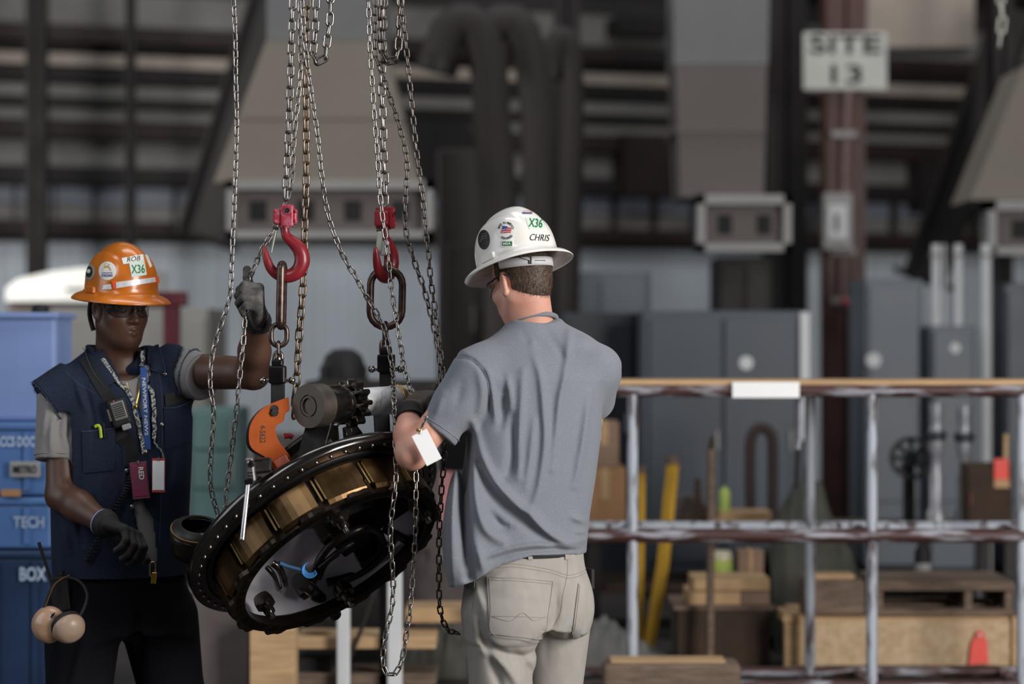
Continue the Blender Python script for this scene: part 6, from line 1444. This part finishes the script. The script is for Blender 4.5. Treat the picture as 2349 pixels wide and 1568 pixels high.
# trousers
H = Field((P(70, 0, 7.7).x, 7.45, .03), (P(540, 0, 7.8).x, 8.15, P(0, 1270, 7.8).z), .008)
H.loft([rowR(1450, 285, .205, .160), rowR(1380, 280, .205, .162), rowR(1280, 276, .205, .164)], fR, .03)
H.cap(hl1, kn1, .125, .10, .05); H.cap(kn1, an1, .10, .085, .04); H.cap(hl2, kn2, .128, .10, .05); H.cap(kn2, an2, .10, .085, .04)
H.folds([([(215, 1430), (195, 1500), (180, 1568)], .012, .016), ([(330, 1400), (310, 1480), (300, 1568)], -.014, .018), ([(420, 1420), (430, 1500), (440, 1568)], .010, .02)], 7.7, -1, 7.8, .08)
v, q = H.mesh(); v = relax(v, q, 1, .4); trR = obj('trousers', v, q, m_navy, pR, True); suP = surf_of([trR, vest])
cloth_boot(pR, an1.x, an1.y, 2.8, m_woodd); cloth_boot(pR, an2.x, an2.y, 2.8, m_woodd)
# gloves
build_glove('glove', LWrR + Vector((.010, -.012, .022)), (.06, -.76, .64), (-1, .05, -.05), 'L', pR, m_gloveg, m_gloveb, LElR, ((75, 70, 45), (75, 75, 45), (75, 75, 45), (78, 70, 45)), thumb=[(.5, .75, .35), (.15, .95, .25), (.15, .95, .1)], spread=.0235, cuff_r=.041, cuff_len=.035, scale=1.08)
build_glove('glove', RWrR + Vector((.016, -.012, -.006)), (.80, -.50, -.22), (.10, -.45, -.9), 'R', pR, m_gloved, m_gloved, RElR, ((35, 45, 30), (42, 50, 30), (45, 50, 30), (50, 50, 30)), cuff_r=.041, cuff_len=.03, scale=1.1)
wb_ = []
for j in range(24):
    a = 2*math.pi*j/24; d = (RWrR-RElR).normalized(); o1 = d.orthogonal().normalized(); wb_.append(RWrR - d*.012 + (o1*math.cos(a)+d.cross(o1)*math.sin(a))*.041)
wbo = MB().tube(wb_, .0035, 8, closed=True).build('wrist_band', M('wrist_band_blue', (150, 160, 200), .5)); tag(wbo, 'pale blue wrist band above the dark glove', 'band')
# orange hard hat
ho_, shell = build_hat('orange full brim hard hat with stickers on the worker in the vest', hR + frR[2]*.052, frR, m_hato); suO = surf_of([shell])
patch('sticker', suO, ((191, 604), (218, 603), (218, 642), (191, 644)), M('sticker_grey', (150, 140, 128), .5), ho_, off=.0012, shape='disc'); patch('sticker', suO, ((196, 611), (213, 610), (213, 635), (196, 636)), m_stk, ho_, off=.0022, shape='disc'); patch('sticker', suO, ((201, 618), (209, 617), (209, 626), (201, 627)), m_stw, ho_, off=.003, shape='disc')
patch('sticker', suO, ((227, 600), (267, 600), (267, 642), (227, 642)), m_stw, ho_, off=.0012, shape='disc'); print_text('lettering', suO, 'STRONG', 246, 632, 6, 26, -2, m_bluei, ho_, .0022); print_text('lettering', suO, 'STRONG', 246, 626, 3, 24, -2, m_bluei, ho_, .0022)
for pts in ([(238, 622), (240, 614), (247, 612), (253, 614), (255, 621)], [(240, 606), (245, 613), (252, 606)], [(244, 603), (245, 605)]): seam('gold_emblem', suO, pts, .0016, m_gold, ho_, .0022)
patch('sticker', suO, ((279, 592), (328, 583), (330, 597), (283, 606)), m_stw, ho_, off=.0012); print_text('lettering', suO, 'ROB', 306, 594, 11, 30, -7, m_ink, ho_, .0024)
patch('sticker', suO, ((296, 602), (330, 596), (336, 630), (302, 636)), m_stg, ho_, off=.0018); print_text('lettering', suO, 'X36', 316, 617, 20, 30, -3, m_green, ho_, .0028)
patch('sticker', suO, ((332, 584), (337, 582), (348, 610), (344, 614)), m_stw, ho_, off=.0012)
tape = M('reflective_tape', (222, 222, 228), .3, .1, var=.08, scale=60)
patch('reflective_tape', suO, ((266, 647), (354, 636), (356, 646), (267, 661)), tape, ho_, 14, 3, .003); patch('reflective_tape', suO, ((238, 654), (255, 651), (258, 663), (236, 664)), tape, ho_, 5, 3, .003)
for a in (258, 354): patch('tape_clip', suO, ((a, 645-(a-258)*.1), (a+6, 644-(a-258)*.1), (a+8, 662-(a-258)*.14), (a+3, 663-(a-258)*.14)), M('clip_orange', (232, 90, 40), .35), ho_, 3, 4, .006)
g = glasses('dark tinted safety glasses on the worker in the vest', LR_, m_lens, m_framek)
# black neck strap of the hat
sk = MB().tube(smooth_path([LR_(-.045, -.082, .02), LR_(-.055, -.08, -.02), LR_(-.06, -.072, -.05), LR_(-.05, -.066, -.08)]), [.008]*25 if False else .008, 8).build('chin_strap', m_black); tag(sk, 'black strap hanging from the orange hard hat behind the ear', 'strap')
# lanyards, cards, radio microphone
ly = thing('lanyard', 'blue printed lanyard hanging at the vest front', 'lanyard', P(333, 1040, 7.6))
blue = M('lanyard_blue', (44, 84, 150), .6, 0, var=.1); bead = M('lanyard_check', (196, 196, 190), .6, 0, scale=160, c2=(50, 52, 60), lo=.45, hi=.55)
la = suVT.hit(329, 842, .016); lb = suVT.hit(338, 1030, .016); lm = la.lerp(lb, .5) + Vector((0, -.010, 0)); wv = Vector((7.5/S(7.65), 0, 0)); tv = Vector((0, .002, 0)); vs = []; fs = []
lp = [la.lerp(lm, t/6) for t in range(6)] + [lm.lerp(lb, t/6) for t in range(7)]
pyx = [(329+9*t/12, 842+188*t/12) for t in range(13)]
yy = [min([h.y for h in (suVT.hit(x+e, y, 0) for e in (-9, 0, 9)) if h] + [9])-.006 for x, y in pyx]
yy = [min(yy[max(0, t-1):t+2]) for t in range(13)]; lp = [P(x, y, d) for (x, y), d in zip(pyx, yy)]
for p in lp: vs += [p-wv, p+wv, p+wv+tv, p-wv+tv]
for t in range(len(lp)-1): fs += [(4*t+e, 4*t+(e+1) % 4, 4*t+4+(e+1) % 4, 4*t+4+e) for e in range(4)]
MB().add(vs, fs).build('strap', blue, ly)
ribbon('strap', suVT, [(292, 896), (305, 930), (318, 960)], 12, blue, ly, .006)
vs_, fs_, asp = TXT['NEWPORT NEWS']; out = []
for x, y in vs_:
    t = .48 + x/asp*.70; k_ = min(11, int(t*12)); p = lp[k_].lerp(lp[k_+1], t*12-k_); out.append(p + Vector((y*8/S(7.65), -.0012, 0)))
obj('lettering', out, fs_, m_stw, ly); MB().ball(P(334, 1036, 7.605), .008).build('swivel_clip', m_bolt, ly)
l2 = thing('lanyard', 'black and white checked lanyard on both sides of the vest opening', 'lanyard', P(340, 1040, 7.6))
ribbon('strap', suVT, [(236, 826), (262, 868), (292, 912), (312, 958), (322, 1000), (328, 1040)], 9, bead, l2, .012); ribbon('strap', suVT, [(325, 800), (334, 850), (346, 900), (353, 950), (357, 1005)], 9, bead, l2, .012); ribbon('cord', suVT, [(357, 1005), (364, 1030), (368, 1050)], 3, m_reg, l2, .012)
nk = thing('neck_chain', 'thin gold chain with pendant at the open collar', 'necklace', P(308, 940, 7.65)); seam('chain', suVT, [(290, 880), (298, 905), (308, 930), (316, 905), (318, 880)], .0014, M('gold', (190, 150, 70), .3, 1.0), nk, .010)
h = suVT.hit(308, 934, .012); MB().ball(h, .008, sc=(1, .5, 1.4)).build('pendant', MATS['gold'], nk)
def card(name, lb, pts, D, mat, edge, th=.003):
    c = [P(a, b, D) for a, b in pts]; o = sum(c, Vector())/4; r = thing(name, lb, 'card', P(pts[2][0], pts[2][1], D))
    e1 = (c[1]-c[0]).normalized(); e2 = c[3]-c[0]; e2 = (e2-e1*e2.dot(e1)).normalized(); w = (c[1]-c[0]).length/2; hh = (c[3]-c[0]).length/2; nn = e1.cross(e2); nn = nn if nn.y < 0 else -nn
    MB().obox(o - nn*.002, (e1, e2, nn), (w, hh, .0015), .0012).build('holder', edge, r); MB().obox(o, (e1, e2, nn), (w*.90, hh*.86, .0012), .001).build('face', mat, r)
    MB().cyl(o - e2*(hh+.004), o - e2*(hh-.006), .005, n=10).build('clip', m_bolt, r); return r, o, e1, e2, nn
card('badge', 'blank white badge in a red holder on the vest front', ((346, 1050), (376, 1050), (382, 1132), (350, 1128)), 7.59, m_card1, m_redi)
mg = M('magenta_card', (150, 56, 84), .4, 0, scale=30, c2=(110, 70, 92)); r, o, e1, e2, nn = card('badge', 'magenta badge reading RED beside the white badge', ((297, 1062), (336, 1058), (340, 1140), (308, 1146)), 7.61, mg, mg)
vs_, fs_, asp = TXT['RED']; obj('lettering', [o + nn*.003 + e1*(.008 + y*.016) + e2*(-.022 + x*.016) for x, y in vs_], fs_, m_stw, r)
mc = thing('radio_microphone', 'black radio hand microphone with grey grille clipped to the vest', 'microphone', P(275, 985, 7.6))
h = suVT.hit(272, 948, .022) ; ex = Vector((.92, .2, .28)).normalized(); ez = Vector((-.30, 0, .95)); ez = (ez-ex*ez.dot(ex)).normalized(); ey = ez.cross(ex)
MB().obox(h, (ex, ey, ez), (.030, .016, .046), .010).build('housing', m_black, mc)
fy = ey if ey.y < 0 else -ey
MB().obox(h + fy*.016 + ez*.006, (ex, ey, ez), (.021, .004, .030), .0035).build('grille', M('grille_grey', (120, 120, 120), .5, .3), mc)
for k in range(7): MB().obox(h + fy*.0205 + ez*(.026-.0065*k), (ex, ey, ez), (.017, .0015, .0016)).build('grille_slot', m_ink, mc)
MB().obox(h + fy*.012 - ez*.050 + ex*.008, (ex, ey, ez), (.014, .008, .009), .003).build('cable_boot', m_reg, mc); MB().obox(h - ex*.032, (ex, ey, ez), (.004, .010, .02), .002).build('talk_button', m_mauve, mc); MB().ball(h + fy*.018 + ez*.038 - ex*.008, .003).build('indicator', m_redi, mc)
pn = thing('pen', 'lime green pen clipped in the vest chest pocket', 'pen', P(232, 1000, 7.6)); pp = [suV.hit(a, b, .010) for a, b in ((222, 978), (228, 976), (231, 985), (233, 1004))]
MB().tube(smooth_path(pp), .005, 8, flat=.6).build('clip', M('lime_pen', (196, 224, 40), .4), pn); h1 = suV.hit(238, 970, .010); h2 = suV.hit(242, 1004, .010); MB().tube([h1, h2], .003).build('barrel', m_black, pn)
# strap across the chest and coiled cord
cs = thing('chest_strap', 'wide black strap running down the vest front', 'strap', P(315, 1060, 7.6)); ribbon('webbing', suV, [(272, 985), (290, 1020), (304, 1060), (312, 1100)], 36, m_black, cs, .008); ribbon('webbing', suV, [(196, 822), (228, 880), (256, 930)], 26, m_black, cs, .008); ribbon('buckle_web', suV, [(318, 1150), (338, 1172), (344, 1200)], 26, m_black, cs, .010)
cc_ = thing('coil_cord', 'black coiled microphone cord hanging across the vest', 'cord', P(205, 1285, 7.6)); pts = []; path = smooth_path([suP.hit(a, b, .014) for a, b in ((298, 1092), (290, 1118), (276, 1145), (258, 1178), (240, 1215), (218, 1252), (200, 1285))], 40)
for i, p in enumerate(path):
    a = i*2*math.pi/9; t = (path[min(i+1, len(path)-1)]-path[max(i-1, 0)]).normalized(); o1 = t.orthogonal().normalized(); pts.append(p + (o1*math.cos(a)+t.cross(o1)*math.sin(a))*.0085)
MB().tube(pts, .0026, 5).build('coil', m_black, cc_); MB().tube([path[0], path[0]+Vector((0, -.004, .03))], .005).build('cord_end', m_black, cc_)
# radio and ear muffs on the hip
rd = thing('hand_radio', 'black hand radio with long aerial on the left hip', 'radio', P(140, 1400, 7.62)); MB().obox(P(138, 1360, 7.62), (Vector((1, .2, .1)).normalized(), Vector((-.2, 1, 0)).normalized(), Vector((-.1, 0, 1)).normalized()), (.028, .018, .055), .006).build('body', m_black, rd)
MB().tube([P(118, 1335, 7.62), P(104, 1290, 7.62), P(89, 1243, 7.62)], [.005, .0045, .0055]).build('aerial', m_black, rd); MB().cyl(P(142, 1318, 7.62), P(142, 1308, 7.62), .008).build('knob', m_black, rd)
em = thing('ear_muffs', 'tan ear muffs hanging at the hip of the vest worker', 'ear muffs', P(130, 1468, 7.5)); mtan = M('muff_tan', (196, 158, 128), .3, 0, var=.06, coat=.3)
mw_ = M('muff_cream', (176, 150, 130), .35, 0, var=.06)
def muff(c, ax, m, rad):
    ax = Vector(ax).normalized(); o = MB().lathe([(0, .036), (rad*.5, .034), (rad*.85, .022), (rad, .004), (rad, -.004), (rad*.9, -.008)], c, ax, 28).build('cup', m, em); MB().lathe([(rad*.92, -.004), (rad*1.02, -.010), (rad*.98, -.022), (rad*.6, -.024)], c, ax, 28).build('cushion', m_black, o); return o
o = muff(P(112, 1432, 7.50), (-.30, -.85, .12), mtan, .058); muff(P(158, 1440, 7.47), (.45, -.65, -.5), mw_, .052)
for k in range(3): MB().obox(P(118+k*3, 1412-k*2, 7.462), (Vector((.4, 0, 1)).normalized(), Vector((0, 1, 0)), Vector((1, 0, -.4)).normalized()), (.006, .003, .0013)).build('print_mark', m_ink, o)
MB().tube(smooth_path([P(100, 1400, 7.5), P(118, 1350, 7.52), P(150, 1325, 7.53), P(185, 1335, 7.52), P(200, 1365, 7.5), P(190, 1400, 7.48), P(176, 1420, 7.47)]), .005, 8).build('head_band', m_black, em); MB().tube(smooth_path([P(104, 1392, 7.5), P(126, 1340, 7.51), P(160, 1318, 7.52)]), .002, 6).build('wire', M('copper_wire', (120, 84, 60), .4, .6), em)
ky = thing('key_clip', 'brass key clip hanging below the dark glove', 'clip', P(352, 1345, 7.5)); MB().tube(stadium(P(350, 1305, 7.45), .05, .022, .005, (0, 0, 1), (1, 0, 0)), .0025, 8, closed=True).build('ring', m_brass, ky); MB().obox(P(353, 1325, 7.45), (Vector((1, 0, 0)), Vector((0, 1, 0)), Vector((.1, 0, 1)).normalized()), (.008, .003, .018), .002).build('key', MATS['gold'], ky)
bpy.context.view_layer.update()
